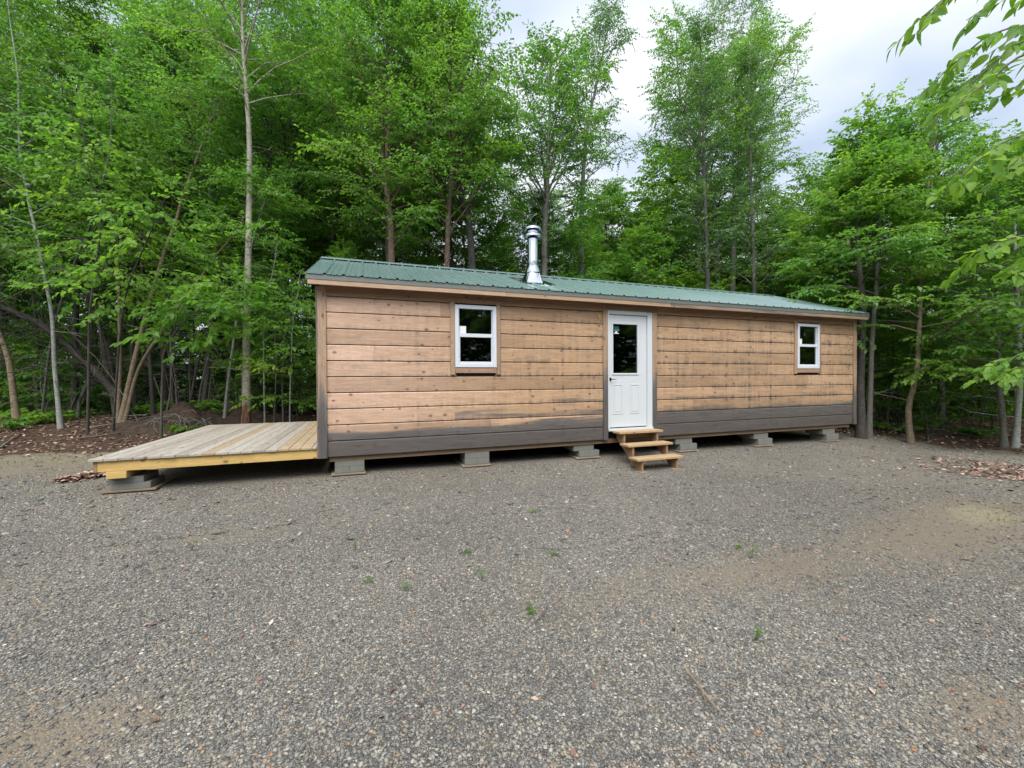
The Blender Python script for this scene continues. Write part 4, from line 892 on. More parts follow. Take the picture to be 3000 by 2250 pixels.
for i_, (pp, rr_, bk_, lb_) in enumerate([
    ([(340, 1185, 11.3), (300, 1000, 11.3), (262, 820, 11.3), (210, 650, 11.4), (150, 450, 11.6)], 0.045, 'bark_dark', 'dark stem leaning left out of the root mound, lower of two'),
    ([(345, 1180, 11.6), (322, 1050, 11.6), (270, 900, 11.6), (245, 760, 11.7), (240, 560, 11.9)], 0.05, 'bark_dark', 'dark mottled stem leaning left out of the root mound, steeper of two'),
    ([(450, 1190, 11.2), (440, 1050, 11.2), (425, 900, 11.3), (415, 700, 11.4), (430, 400, 11.6)], 0.05, 'bark_dark', 'dark blotched upright trunk just right of the tan V'),
    ([(505, 1190, 11.8), (500, 1000, 11.8), (496, 800, 11.9), (500, 500, 12.2)], 0.04, 'bark_grey', 'thin speckled pole between the tan V and the pale birch'),
    ([(548, 1200, 10.8), (575, 1080, 10.8), (600, 980, 10.9), (660, 860, 11.0), (700, 800, 11.1)], 0.028, 'bark_dark', 'thin dark pole leaning right in front of the pale birch'),
    ([(345, 1195, 10.9), (352, 1050, 10.9), (350, 900, 11.0), (350, 750, 11.1), (345, 500, 11.3)], 0.055, 'bark_tan', 'peeling tan trunk rising straight behind the V'),
    ([(775, 1200, 10.4), (772, 1000, 10.4), (780, 850, 10.5), (800, 700, 10.6)], 0.016, 'bark_white', 'thin pale upright sapling stem right of the birch'),
    ([(800, 1200, 10.2), (812, 1050, 10.2), (808, 950, 10.3), (828, 800, 10.4)], 0.013, 'bark_grey', 'thin wavy sapling stem second right of the birch'),
    ([(848, 1200, 10.2), (852, 1080, 10.2), (860, 960, 10.3), (880, 820, 10.4)], 0.016, 'bark_white', 'thin pale sapling stem close to the cabin\'s left corner')]):
    special('forest_tree' if rr_ > 0.02 else 'sapling', pp, rr_, bk_, 'leaf_mid', lb_, 'tree' if rr_ > 0.02 else 'sapling', seed=70+i_, t0=0.6 if rr_ > 0.02 else 0.35, nb=16 if rr_ > 0.02 else 12, blen=1.1 if rr_ > 0.02 else 0.5, elev=(5, 45), ll=0.09, lw=0.056, dead=9 if rr_ > 0.02 else 0, nsec=5 if rr_ > 0.02 else 2, nspr=3, nl=8)
for i, (pts, r0, bk, lab) in enumerate([
    ([(1145, 850, 11.10), (1147, 700, 11.10), (1132, 520, 11.20), (1140, 300, 11.40), (1120, -50, 11.60)], 0.10, 'bark_red', 'reddish brown trunk standing straight behind the roof, left of the cabin window'),
    ([(1304, 850, 11.60), (1310, 700, 11.60), (1322, 500, 11.80), (1330, 300, 12.00), (1320, -20, 12.20)], 0.085, 'bark_red', 'slim reddish trunk behind the roof between the window and the chimney'),
    ([(1398, 850, 12.20), (1378, 700, 12.20), (1352, 580, 12.30), (1330, 450, 12.50), (1300, 250, 12.60), (1290, 60, 12.80)], 0.12, 'bark_dark', 'dark leaning trunk behind the roof nearest the chimney\'s left side'),
    ([(845, 1200, 13), (842, 900, 13), (838, 600, 13), (850, 300, 13.4), (860, -50, 14)], 0.085, 'bark_dark', 'dark straight trunk rising just left of the cabin\'s roof corner'),
    ([(1592, 830, 13.30), (1595, 700, 13.30), (1605, 560, 13.40), (1610, 400, 13.60), (1620, 150, 13.80)], 0.12, 'bark_grey', 'stout grey trunk rising right behind the chimney'),
    ([(2105, 860, 15.80), (2098, 700, 15.80), (2085, 560, 15.90), (2040, 430, 16.10), (1990, 300, 16.40), (1975, 60, 16.80)], 0.12, 'bark_grey', 'left stem of the tall grey clump behind the roof')]):
    special('forest_tree', pts, r0, bk, 'leaf_mid', lab, seed=40+i, t0=(0.22 if i != 3 else 0.3), nb=50, blen=2.1, elev=(30, 68), env=tall_env, ll=0.092, lw=0.058, droop=0.45, dead=6, nsec=8, nspr=5, nl=8)
special('forest_tree', [(2140, 860, 16.00), (2150, 650, 16.00), (2170, 480, 16.20), (2200, 300, 16.40), (2210, 120, 16.80)], 0.12, 'bark_grey', 'leaf_mid', 'right stem of the tall grey clump behind the roof', seed=50, t0=0.22, nb=54, blen=2.0, elev=(28, 66), ll=0.085, lw=0.05, dead=4, **dn)
special('aspen_tree', [(2050, 860, 14), (2048, 600, 14), (2040, 400, 14.2), (2060, 200, 14.6), (2090, -150, 15.5)], 0.10, 'bark_white', 'leaf_poplar', 'tall airy aspen with a whitish trunk against the sky, left of the sky gap', seed=51, t0=0.35, nb=46, blen=2.0, elev=(45, 72), env=lambda q: 1.0-0.4*q, nsec=8, nspr=4, nl=8, ll=0.065, lw=0.052, droop=0.5, wob=0) if False else None
def special2(*a, **k): return special(*a, **k)
special('aspen_tree', [(2046, 860, 17.20), (2048, 600, 17.20), (2050, 400, 17.40), (2110, 200, 17.80), (2150, -180, 18.70)], 0.10, 'bark_white', 'leaf_poplar',
        'tall airy aspen with a whitish trunk, its top against the sky gap', seed=51, t0=0.32, nb=46, blen=2.2, elev=(42, 70), env=lambda q: 1.0-0.4*q, nsec=8, nspr=4, nl=8, ll=0.07, lw=0.055, droop=0.5)
special('aspen_tree', [(2240, 860, 17.70), (2235, 600, 17.70), (2205, 400, 18.00), (2200, 200, 18.20), (2200, -60, 18.80)], 0.09, 'bark_white', 'leaf_poplar',
        'airy aspen with small leaves just left of the open sky', seed=52, t0=0.30, nb=42, blen=1.9, elev=(42, 70), env=lambda q: 1.0-0.5*q, nsec=8, nspr=4, nl=8, ll=0.07, lw=0.055, droop=0.5)
special('aspen_tree', [(1700, 860, 15), (1705, 600, 15), (1720, 400, 15.2), (1760, 200, 15.6), (1790, 40, 16)], 0.09, 'bark_grey', 'leaf_poplar',
        'airy tree with a narrow pointed top left of the bright sky notch', seed=53, t0=0.25, nb=44, blen=2.0, elev=(40, 70), env=lambda q: 1.0-0.55*q, nsec=8, nspr=4, nl=8, ll=0.07, lw=0.055, droop=0.5)
# right-hand group
special('twin_trunk_tree', [(2522, 1262, 10.0), (2520, 1100, 10.0), (2530, 900, 10.0), (2520, 750, 10.1), (2530, 600, 10.3), (2540, 480, 10.6)], 0.095, 'bark_dark', 'leaf_mid',
        'dark trunk right beside the cabin\'s far corner', seed=54, t0=0.45, nb=30, blen=1.25, elev=(20, 60), env=young_env, ll=0.10, lw=0.06, dead=8, **dn)
special('twin_trunk_tree', [(2545, 1262, 10.1), (2548, 1050, 10.1), (2560, 850, 10.1), (2570, 650, 10.3), (2590, 500, 10.6)], 0.06, 'bark_grey', 'leaf_mid',
        'thinner grey trunk paired with the dark one at the cabin\'s far corner', seed=55, t0=0.45, nb=26, blen=1.2, elev=(15, 60), env=young_env, ll=0.10, lw=0.06, dead=6, **dn)
special('peeling_birch', [(2668, 1272, 9.7), (2662, 1200, 9.7), (2682, 1100, 9.7), (2692, 950, 9.8), (2700, 780, 9.9), (2715, 600, 10.2), (2730, 450, 10.5), (2760, 300, 10.8)], 0.062, 'bark_tan', 'leaf_mid',
        'crooked tan birch with peeling bark, lone at the lot\'s right edge', seed=56, t0=0.36, nb=40, blen=1.9, elev=(5, 60), env=young_env, ll=0.10, lw=0.06, dead=4, **dn)
special('grey_pole_tree', [(2942, 1302, 9.3), (2935, 1200, 9.3), (2925, 1100, 9.3), (2928, 950, 9.4), (2915, 700, 9.6), (2900, 450, 10)], 0.058, 'bark_grey', 'leaf_mid',
        'smooth grey trunk near the picture\'s right edge, left of the pair', seed=57, t0=0.36, nb=36, blen=1.8, elev=(0, 55), env=young_env, ll=0.11, lw=0.065, dead=5, **dn)
special('grey_pole_tree', [(2975, 1300, 9.2), (2985, 1150, 9.2), (2990, 950, 9.3), (2985, 700, 9.5), (3000, 450, 10)], 0.055, 'bark_white', 'leaf_mid',
        'paler grey trunk at the picture\'s right edge, right of the pair', seed=58, t0=0.36, nb=34, blen=1.8, elev=(0, 55), env=young_env, ll=0.11, lw=0.065, dead=5, **dn)
special('young_maple', [(2560, 900, 12.5), (2558, 720, 12.5), (2550, 560, 12.6), (2548, 420, 12.8)], 0.075, 'bark_grey', 'leaf_bright',
        'yellow green maple with a dense rounded top standing against the open sky', seed=59, t0=0.08, nb=54, blen=1.6, elev=(10, 62), env=lambda q: 1.15-0.5*q, ll=0.12, lw=0.08, **dn)
special('young_birch', [(2760, 900, 13), (2755, 700, 13), (2745, 500, 13.2), (2735, 300, 13.4)], 0.075, 'bark_grey', 'leaf_mid',
        'loose green tree with a pointed top beside the dense maple', seed=60, t0=0.08, nb=56, blen=2.2, elev=(15, 62), env=lambda q: 1.2*(1-q)+0.1, ll=0.085, lw=0.05, **dn)

# --- forest fill ------------------------------------------------------------
rf_ = random.Random(11)
G0 = 'trees standing deep in the forest'
def okdist(x, y, m):
    return all((x-a)**2+(y-b)**2 > m*m for a, b in placed)
LAB = {'tallA': 'dark trunked leafy tree among many in the forest', 'tallB': 'grey trunked leafy tree among many in the forest', 'tallC': 'reddish trunked leafy tree among many in the forest',
       'tallD': 'dark leafed tree among many in the forest', 'pole': 'thin dark pole with bare lower branches in the forest', 'poleB': 'thin leaning pole with bare lower branches in the forest',
       'poplar': 'airy small leafed poplar behind the others in the forest', 'youngB': 'mid green bushy young tree in the forest', 'youngA': 'bright green bushy young tree in the forest',
       'sapA': 'thin bright leafed sapling under the trees', 'sapB': 'thin dark stemmed sapling under the trees', 'conifer': 'dark green conifer between the hardwoods'}
NM = {'sapA': 'sapling', 'sapB': 'sapling', 'conifer': 'conifer_tree', 'poplar': 'poplar_tree'}
def fill(key, u, d, sc=1.0, scz=None, label=None, group=None):
    x, y = at_ud(u, d)
    return plant(key, x, y, rf_.uniform(0, 6.28), sc, NM.get(key, 'forest_tree'), label or LAB[key], 'sapling' if key[:3] == 'sap' else 'tree', group or (G0+', '+LAB[key].split(' in ')[0] if label is None else None), scz=scz)
def belt(keys, u0, u1, d0, d1, n, mind, scr=(0.85, 1.1), hfun=None):
    got = tries = 0
    while got < n and tries < n*60:
        tries += 1; d = math.sqrt(rf_.uniform(d0*d0, d1*d1)); u = rf_.uniform(u0, u1); x, y = at_ud(u, d)
        if sdist(x, y) < 0.5 or not okdist(x, y, mind): continue
        key = rf_.choice(keys); sc = rf_.uniform(*scr); hs = hfun(u) if hfun else 1.0
        fill(key, u, d, sc*hs); got += 1
def hL(u):  # shorter trees toward the right of the picture
    return float(np.interp(u, [0, 1250, 1600, 2200, 2400, 3000], [1.0, 1.0, 0.74, 0.62, 0.42, 0.47]))
belt(['youngB', 'youngA', 'youngB'], 1420, 2000, 13.5, 18.5, 10, 1.1, (0.75, 0.98))
belt(['youngB', 'youngA', 'youngA'], 1900, 2500, 16.0, 20.0, 12, 1.1, (1.0, 1.3))
belt(['youngB'], 1000, 1480, 10.8, 13.5, 3, 1.2, (0.55, 0.65))
belt(['tallA', 'tallC', 'tallD', 'tallB', 'pole'], -500, 950, 11.5, 17, 23, 1.15, hfun=hL)
belt(['tallA', 'tallB', 'tallD', 'tallC'], -900, 1350, 16, 27, 20, 1.5, (0.90, 1.10), hfun=hL)
belt(['tallA', 'tallC', 'tallB'], 950, 1500, 11.5, 16, 8, 1.2, (0.9, 1.05))
belt(['poplar', 'tallB', 'tallA'], 1500, 1780, 14, 20, 4, 1.4, (0.66, 0.78))
belt(['poplar', 'poplar'], 2030, 2230, 13.5, 17, 3, 1.4, (0.78, 0.92))
belt(['tallD', 'tallA', 'youngB'], 1750, 2500, 14, 24, 20, 1.3, (0.50, 0.68))
belt(['youngB', 'youngA'], 1700, 2480, 17, 24, 12, 1.2, (1.0, 1.25))
belt(['youngA', 'youngB', 'tallC', 'tallA'], 2480, 3700, 11.5, 24, 36, 1.25, (0.85, 1.05), hfun=lambda u: 0.68 if u > 2900 else 0.55)
belt(['pole', 'poleB'], -300, 950, 11.2, 20, 42, 0.6)
belt(['pole', 'poleB'], 2500, 3500, 10.5, 20, 22, 0.8, (0.6, 0.75))
belt(['youngB', 'sapB', 'youngB'], -600, 900, 18, 26, 18, 0.9, (0.6, 0.9))
belt(['youngB', 'tallD'], -1400, 3900, 26, 38, 36, 1.6, (0.7, 0.95), hfun=lambda u: 0.8 if u < 2300 else 0.62)
belt(['sapB', 'sapB'], 760, 930, 10.6, 13, 6, 0.3, (0.7, 0.95))
belt(['sapA', 'sapB', 'sapB'], -100, 720, 11.5, 16, 8, 0.5, (0.5, 0.8))
belt(['sapA', 'sapB'], 2450, 3200, 10.2, 14, 12, 0.5, (0.6, 0.9))
fill('conifer', 925, 14.5, 1.05, label='dark conifer standing behind the hardwoods, left of the roof corner')
fill('conifer', 1590, 14, 0.72, label='dark conifer just behind the chimney')
fill('conifer', 1200, 15.5, 0.7, label='dark conifer behind the reddish trunks over the roof')
fill('conifer', 640, 17, 1.0, label='dark conifer deep behind the pale birch')
fill('conifer', 2870, 15, 0.6, label='dark conifer behind the right hand trees')
# trees across the clearing (behind the camera; the door glass and panes mirror them)
for i, (x, y, k) in enumerate([(-13, -17, 'tallA'), (-8, -19, 'tallD'), (-3, -20, 'tallB'), (2, -18.5, 'tallA'), (7, -17.5, 'tallD'), (12, -15, 'tallC'), (-18, -12, 'tallD'), (15, -9, 'youngB')]):
    plant(k, x, y, i*1.1, 0.85, 'forest_tree', 'leafy tree across the clearing from the cabin, mirrored dimly in its glass', 'tree', 'trees across the clearing')

# distant wood: one mass of foliage closing the gaps
def wood_mass(a0, a1, m, sd, hh):
    rs = np.random.default_rng(sd); Vs, Fs, Cs, b = [], [], [], 0
    ang = rs.uniform(a0, a1, m)+YAW; d = rs.uniform(*((38, 52) if hh is None else (24, 30)), m); h = rs.random(m)**1.1*(np.interp(ang-YAW, [-1.25, 0.25, 0.55, 1.25], [10.5, 10.5, 8, 7.5]) if hh is None else hh)
    o = np.stack([CAM[0]+np.sin(ang)*d, CAM[1]+np.cos(ang)*d, -0.3+h], -1); dd = rs.normal(0, 1, (m, 3)); dd[:, 2] *= 0.4
    return sprays(o, dd, rs.uniform(0.7, 1.4, m), rs, 9, 0.34, 0.2, 0.3, tone=np.clip(rs.normal(0.3, 0.15, m), 0, 1))
def understory(a0, a1, d0, d1, m, sd, hmax):
    rs = np.random.default_rng(sd); ang = rs.uniform(a0, a1, m)+YAW; d = rs.uniform(d0, d1, m); x = CAM[0]+np.sin(ang)*d; y = CAM[1]+np.cos(ang)*d
    k = sdist(x, y) > 4; x, y, m = x[k], y[k], int(k.sum()); o = np.stack([x, y, gz(x, y)+rs.random(m)**1.2*hmax], -1); dd = rs.normal(0, 1, (m, 3)); dd[:, 2] *= 0.3
    return sprays(o, dd, rs.uniform(0.3, 0.7, m), rs, 8, 0.15, 0.09, 0.3, tone=np.clip(rs.normal(0.25, 0.15, m), 0, 1))
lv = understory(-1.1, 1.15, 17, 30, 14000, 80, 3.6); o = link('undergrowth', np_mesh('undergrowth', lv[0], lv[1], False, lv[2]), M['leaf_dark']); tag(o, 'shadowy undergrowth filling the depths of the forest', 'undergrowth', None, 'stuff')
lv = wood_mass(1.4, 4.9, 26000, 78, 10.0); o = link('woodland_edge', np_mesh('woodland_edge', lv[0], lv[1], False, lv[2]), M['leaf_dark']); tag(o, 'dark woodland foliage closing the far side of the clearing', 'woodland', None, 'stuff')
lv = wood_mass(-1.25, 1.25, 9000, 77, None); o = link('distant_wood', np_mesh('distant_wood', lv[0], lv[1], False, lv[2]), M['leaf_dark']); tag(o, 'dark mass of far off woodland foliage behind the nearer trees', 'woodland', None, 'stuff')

# --- overhanging branches near the camera -----------------------------------
def bough_tree(name, label, trunk, boughs, leaf_, ll, lw, seed, nl=9):
    rs = np.random.default_rng(seed); b = np.array(trunk[0], float); lines = []; L = []
    tp = smoothpath(np.array(trunk, float), 14); lines.append((tp-b, np.linspace(0.08, 0.035, 14)))
    for pts, tw in boughs:
        w = np.array([P(*q) for q in pts]); k = 14; pth = smoothpath(w, k)
        j = int(np.argmin(np.linalg.norm(tp-pth[0], axis=1))); pth = np.vstack([tp[j], pth]); k += 1
        lines.append((pth-b, np.linspace(0.012, 0.002, k)))
        n = tw; t = 0.35+0.65*(np.arange(n)+rs.random(n)*0.5)/n; i = t*(k-1.001); i0 = i.astype(int); f = (i-i0)[:, None]
        oo = pth[i0]*(1-f)+pth[i0+1]*f; dr = unit(pth[i0+1]-pth[i0]); sd4 = unit(np.cross(dr, UP))*np.where(np.arange(n) % 2 == 0, 1, -1)[:, None]
        dd = dr*0.9+sd4*0.55+rs.normal(0, 0.12, (n, 3))-UP*0.1
        Ln = rs.uniform(0.14, 0.30, n)*ll/0.1
        for q in range(n): lines.append((oo[q]-b+unit(dd[q])*np.linspace(0, Ln[q], 4)[:, None]-UP*0.15*(np.linspace(0, 1, 4)**2*Ln[q])[:, None], np.linspace(0.003, 0.0012, 4)))
        L.append((oo-b, dd, Ln))
    O = np.concatenate([a for a, _, _ in L]); Dv = np.concatenate([a for _, a, _ in L]); Ls = np.concatenate([a for _, _, a in L])
    lv = sprays(O, Dv, Ls, rs, nl, ll, lw, 0.30, True, 0.75)
    return tree_things(name, b, tubes(lines, 8), lv, M['bark_grey'], M[leaf_], label, 'tree')
tA = P(3700, 1500, 2.3); tA[2] = gz(tA[0], tA[1])-0.05
bough_tree('overhanging_beech', 'close overhanging boughs with long pointed leaves in the upper right corner', [tA, tA+np.array([0.05, 0.1, 1.5]), tA+np.array([-0.1, 0, 3.2]), tA+np.array([-0.2, 0.1, 5.0])],
    [([(3500, -350, 2.1), (3150, -160, 2.1), (2850, -60, 2.1), (2700, 50, 2.1)], 9), ([(3500, -200, 2.3), (3200, -80, 2.3), (2980, -30, 2.3), (2830, 60, 2.3)], 8),
     ([(3450, 60, 2.2), (3150, 60, 2.2), (2920, 95, 2.2), (2790, 190, 2.2)], 9), ([(3500, 200, 2.2), (3200, 100, 2.2), (3020, 110, 2.2), (2860, 230, 2.2), (2800, 290, 2.2)], 10),
     ([(3500, 150, 2.0), (3200, 120, 2.0), (3000, 160, 2.0), (2880, 250, 2.0), (2800, 300, 2.0)], 6), ([(3500, 300, 2.4), (3250, 190, 2.4), (3080, 200, 2.4), (2985, 250, 2.4)], 5)], 'leaf_close', 0.078, 0.036, 91, 7)
tB = P(3600, 1500, 3.6); tB[2] = gz(tB[0], tB[1])-0.05
bough_tree('overhanging_maple', 'close leafy maple boughs hanging in at the picture\'s right edge', [tB, tB+np.array([0.05, 0.1, 1.3]), tB+np.array([-0.1, 0, 2.6]), tB+np.array([-0.2, 0.1, 4.5])],
    [([(3500, 330, 3.4), (3200, 360, 3.3), (2980, 400, 3.2), (2880, 460, 3.1), (2800, 530, 3.1)], 12), ([(3500, 420, 3.6), (3250, 420, 3.5), (3040, 440, 3.4), (2940, 500, 3.4)], 10),
     ([(3500, 640, 3.6), (3250, 640, 3.5), (3040, 680, 3.4), (2900, 720, 3.3), (2860, 750, 3.3)], 13), ([(3500, 720, 3.3), (3250, 700, 3.3), (3060, 740, 3.2), (2960, 790, 3.1)], 12)],
    'leaf_close', 0.088, 0.058, 92, 6)
tC = P(3500, 1400, 5.0); tC[2] = gz(tC[0], tC[1])-0.05
bough_tree('leaning_sapling', 'low bright sprigs of a sapling reaching in at mid height on the right edge', [tC, tC+np.array([0.0, 0.05, 0.6]), tC+np.array([-0.05, 0, 1.2]), tC+np.array([-0.1, 0.1, 1.9])],
    [([(3350, 980, 5.0), (3150, 990, 4.9), (3000, 1035, 4.8), (2890, 1075, 4.8)], 10), ([(3350, 1010, 4.8), (3150, 1040, 4.7), (3010, 1070, 4.7), (2905, 1100, 4.7)], 9)], 'leaf_close', 0.095, 0.055, 93, 7)

# ------------------------------------------------------------------ fallen tree, mound, roots
def sticks_obj(name, lines, m, label, cat, sides=7, base=None):
    b = np.array(base if base is not None else lines[0][0][0], float); V, F = tubes([(np.asarray(p)-b, r) for p, r in lines], sides)
    me = np_mesh(name, V, F, True); me.materials.append(m); o = bpy.data.objects.new(name, me); COL.objects.link(o); o.location = b; return tag(o, label, cat)
rs = np.random.default_rng(5)
fp = smoothpath([P(372, 1195, 11.2), P(300, 1110, 11.0), P(215, 1030, 10.8), P(110, 945, 10.6), P(0, 895, 10.4), P(-150, 800, 10.2)], 24)
lines = [(fp, np.linspace(0.105, 0.045, 24)*rs.uniform(0.85, 1.15, 24))]
for i in range(60):
    k = rs.integers(3, 23); d0 = unit(np.array([rs.normal(-0.5, 0.6), rs.normal(-0.3, 0.6), rs.normal(0.35, 0.6)])); Lb = rs.uniform(0.4, 2.0)
    ss = np.linspace(0, 1, 6)[:, None]; br = fp[k]+d0*Lb*ss+np.cumsum(rs.normal(0, 0.05*Lb, (6, 3)), 0)*ss; lines.append((br, np.linspace(0.016, 0.004, 6)))
    for _ in range(3):
        j = rs.integers(1, 5); d1 = unit(d0+rs.normal(0, 0.6, 3)); lines.append((br[j]+d1*np.linspace(0, Lb*0.45, 4)[:, None]+np.cumsum(rs.normal(0, 0.015, (4, 3)), 0), np.linspace(0.007, 0.003, 4)))
sticks_obj('fallen_tree', lines, M['bark_dark'], 'dark dead tree leaning down to the left with many bare grey branches', 'fallen tree', 9)
# root mound: lumpy soil
mc = gpt(560, 1262); nr, na = 34, 110
Vm = []
for i in range(nr):
    for j in range(na):
        r = i/(nr-1); a = 2*math.pi*j/na; rad = 1+0.18*math.sin(3*a+1)+0.1*math.sin(7*a)+0.05*math.sin(13*a+2)
        x = mc[0]+r*rad*2.0*math.cos(a)*1.0; y = mc[1]+0.9+r*rad*0.95*math.sin(a)
        z = gz(x, y)-0.03+(0.40*(1-r**2.2)*(1+0.22*math.sin(5*x+y*3)+0.12*math.sin(11*x+7*y)+0.07*math.sin(23*x-17*y)+0.22*(random.Random(i*997+j).random()-0.5)))
        Vm.append((x, y, z))
Fm = [(i*na+j, i*na+(j+1) % na, (i+1)*na+(j+1) % na, (i+1)*na+j) for i in range(nr-1) for j in range(na)]
m_, t_ = mat('root_soil'); v_ = coords(t_); f_ = noise(t_, v_, 7, 6, 0.75)
finish(t_, pbsdf(t_, mixc(t_, ramp(t_, f_, [(0.3, 0.0), (0.7, 1.0)]), (0.025, 0.016, 0.011), (0.10, 0.062, 0.042)), 0.95, 0, f_, 1.0, 0.08))
o = link('root_mound', np_mesh('root_mound', np.array(Vm), np.array(Fm), True), m_); tag(o, 'low brown mound of soil and roots where the leaning trunks spring up', 'soil mound')
lines = []
for i in range(26):
    u = rs.uniform(430, 640); p0 = P(u, rs.uniform(1212, 1240), 9.9+rs.uniform(-0.2, 0.2)); d0 = np.array([rs.normal(0, 0.6), -0.6, rs.uniform(-0.1, 0.35)]); L_ = rs.uniform(0.3, 0.9); ss = np.linspace(0, 1, 8)[:, None]
    br = p0+unit(d0)*L_*ss-UP*0.45*L_*ss**2+np.cumsum(rs.normal(0, 0.02, (8, 3)), 0); br[:, 2] = np.maximum(br[:, 2], gz(br[:, 0], br[:, 1])+0.01)
    lines.append((br, np.linspace(0.014, 0.004, 8)))
sticks_obj('exposed_roots', lines, M['twig'], 'tangle of grey exposed roots curling down the front of the soil mound', 'roots')
def ground_stick(pix, r, name, label, m='twig', lift=0.012, forks=()):
    pts = []
    for (u, v) in pix: q = gpt(u, v); pts.append([q[0], q[1], q[2]+lift])
    p = smoothpath(pts, 12); p[:, 2] = gz(p[:, 0], p[:, 1])+lift+np.abs(rs.normal(0, 0.006, 12)); lines = [(p, np.linspace(r, r*0.5, 12))]
    for k, du in forks: lines.append((p[k]+np.array(du)*np.linspace(0, 1, 4)[:, None], np.linspace(r*0.6, r*0.3, 4)))
    return sticks_obj(name, lines, M[m], label, 'stick')
ground_stick([(240, 1268), (330, 1250), (430, 1230), (500, 1218)], 0.022, 'fallen_branch', 'long pale branch lying across leaf litter left of the soil mound', lift=0.06)
ground_stick([(225, 1290), (320, 1278), (400, 1262)], 0.018, 'fallen_branch', 'brown branch lying on the leaf litter\'s front edge', 'deadwood', lift=0.03)
ground_stick([(0, 1318), (28, 1296), (58, 1275)], 0.02, 'fallen_branch', 'short pale branch on the ground at the picture\'s left edge', lift=0.03)
ground_stick([(2008, 1978), (2040, 2020), (2060, 2050), (2090, 2085), (2115, 2112)], 0.008, 'stick', 'long pale forked stick on the gravel at the lower right', m='bark_tan', lift=0.03, forks=((5, (-0.05, -0.08, 0.01)), (7, (0.08, -0.03, 0.01))))
ground_stick([(1570, 1840), (1590, 1815), (1604, 1795)], 0.008, 'stick', 'small dark forked twig beside the green sprout in mid gravel', 'deadwood', lift=0.03, forks=((6, (0.10, -0.02, 0.01)),))
ground_stick([(430, 1626), (470, 1622), (508, 1618)], 0.009, 'stick', 'thin dry twig on the gravel in front of the deck', lift=0.03)
ground_stick([(875, 2035), (885, 2060), (895, 2068)], 0.003, 'stick', 'thin curved dry stem on the near gravel', lift=0.02)
ground_stick([(1640, 2120), (1690, 2126), (1725, 2132)], 0.003, 'stick', 'thin straight pale stem on the near gravel at the bottom', lift=0.015)
for i in range(26):   # bare stems among the left-hand trees
    u = rs.uniform(-20, 900); d = rs.uniform(10.4, 13.5) if u < 640 else rs.uniform(11.2, 13.5); q = P(u, 1150, d); z0 = float(gz(q[0], q[1])); H_ = rs.uniform(1.8, 5.0); ln = rs.normal(0, 0.45)*H_
    pth = smoothpath([(q[0], q[1], z0-0.03), (q[0]+ln*0.3*_rt[0]+rs.normal(0, 0.1), q[1]+rs.normal(0, 0.1), z0+H_*0.45), (q[0]+ln*_rt[0], q[1]+rs.normal(0, 0.3), z0+H_)], 12)+np.cumsum(rs.normal(0, 0.012, (12, 3)), 0)
    r0_ = rs.uniform(0.010, 0.028); ln_ = [(pth, np.linspace(r0_, 0.004, 12))]
    for _ in range(8):
        j = rs.integers(3, 11); d1 = unit(np.array([rs.normal(), rs.normal(), rs.uniform(-0.3, 0.9)])); Lb = rs.uniform(0.25, 0.9); ss = np.linspace(0, 1, 5)[:, None]
        br = pth[j]+d1*Lb*ss+np.cumsum(rs.normal(0, 0.02, (5, 3)), 0); ln_.append((br, np.linspace(0.007, 0.003, 5))); d2 = unit(d1+rs.normal(0, 0.7, 3)); ln_.append((br[2]+d2*np.linspace(0, Lb*0.5, 3)[:, None], np.linspace(0.004, 0.002, 3)))
    o = sticks_obj('bare_sapling', ln_, M['twig' if i % 3 else 'deadwood'], 'thin bare leafless stem among the trees behind the deck', 'dead sapling'); o['group'] = 'bare stems among the trees behind the deck'
for i in range(30):   # brush on the forest floor
    u = rs.uniform(-10, 900) if i < 24 else rs.uniform(2560, 3000); d = rs.uniform(10.6, 14) if u < 1000 else rs.uniform(9.9, 12); q = P(u, 1150, d); z0 = float(gz(q[0], q[1])); a = rs.uniform(-0.6, 0.6); L_ = rs.uniform(0.8, 2.2)
    ss = np.linspace(0, 1, 8)[:, None]; dv = np.array([math.cos(a), math.sin(a), rs.uniform(0.0, 0.35)])
    p = np.array([q[0], q[1], z0+0.03])+dv*L_*ss+np.cumsum(rs.normal(0, 0.03, (8, 3)), 0); ln_ = [(p, np.linspace(rs.uniform(0.010, 0.022), 0.005, 8))]
    for _ in range(6):
        j = rs.integers(1, 7); d1 = unit(dv+rs.normal(0, 0.8, 3)); ln_.append((p[j]+d1*np.linspace(0, rs.uniform(0.2, 0.8), 4)[:, None]+np.cumsum(rs.normal(0, 0.015, (4, 3)), 0), np.linspace(0.006, 0.003, 4)))
    o = sticks_obj('dead_branch', ln_, M['twig'], 'grey dead branch lying among others in the brush under the trees', 'dead branch'); o['group'] = 'dead branches in the brush under the trees'
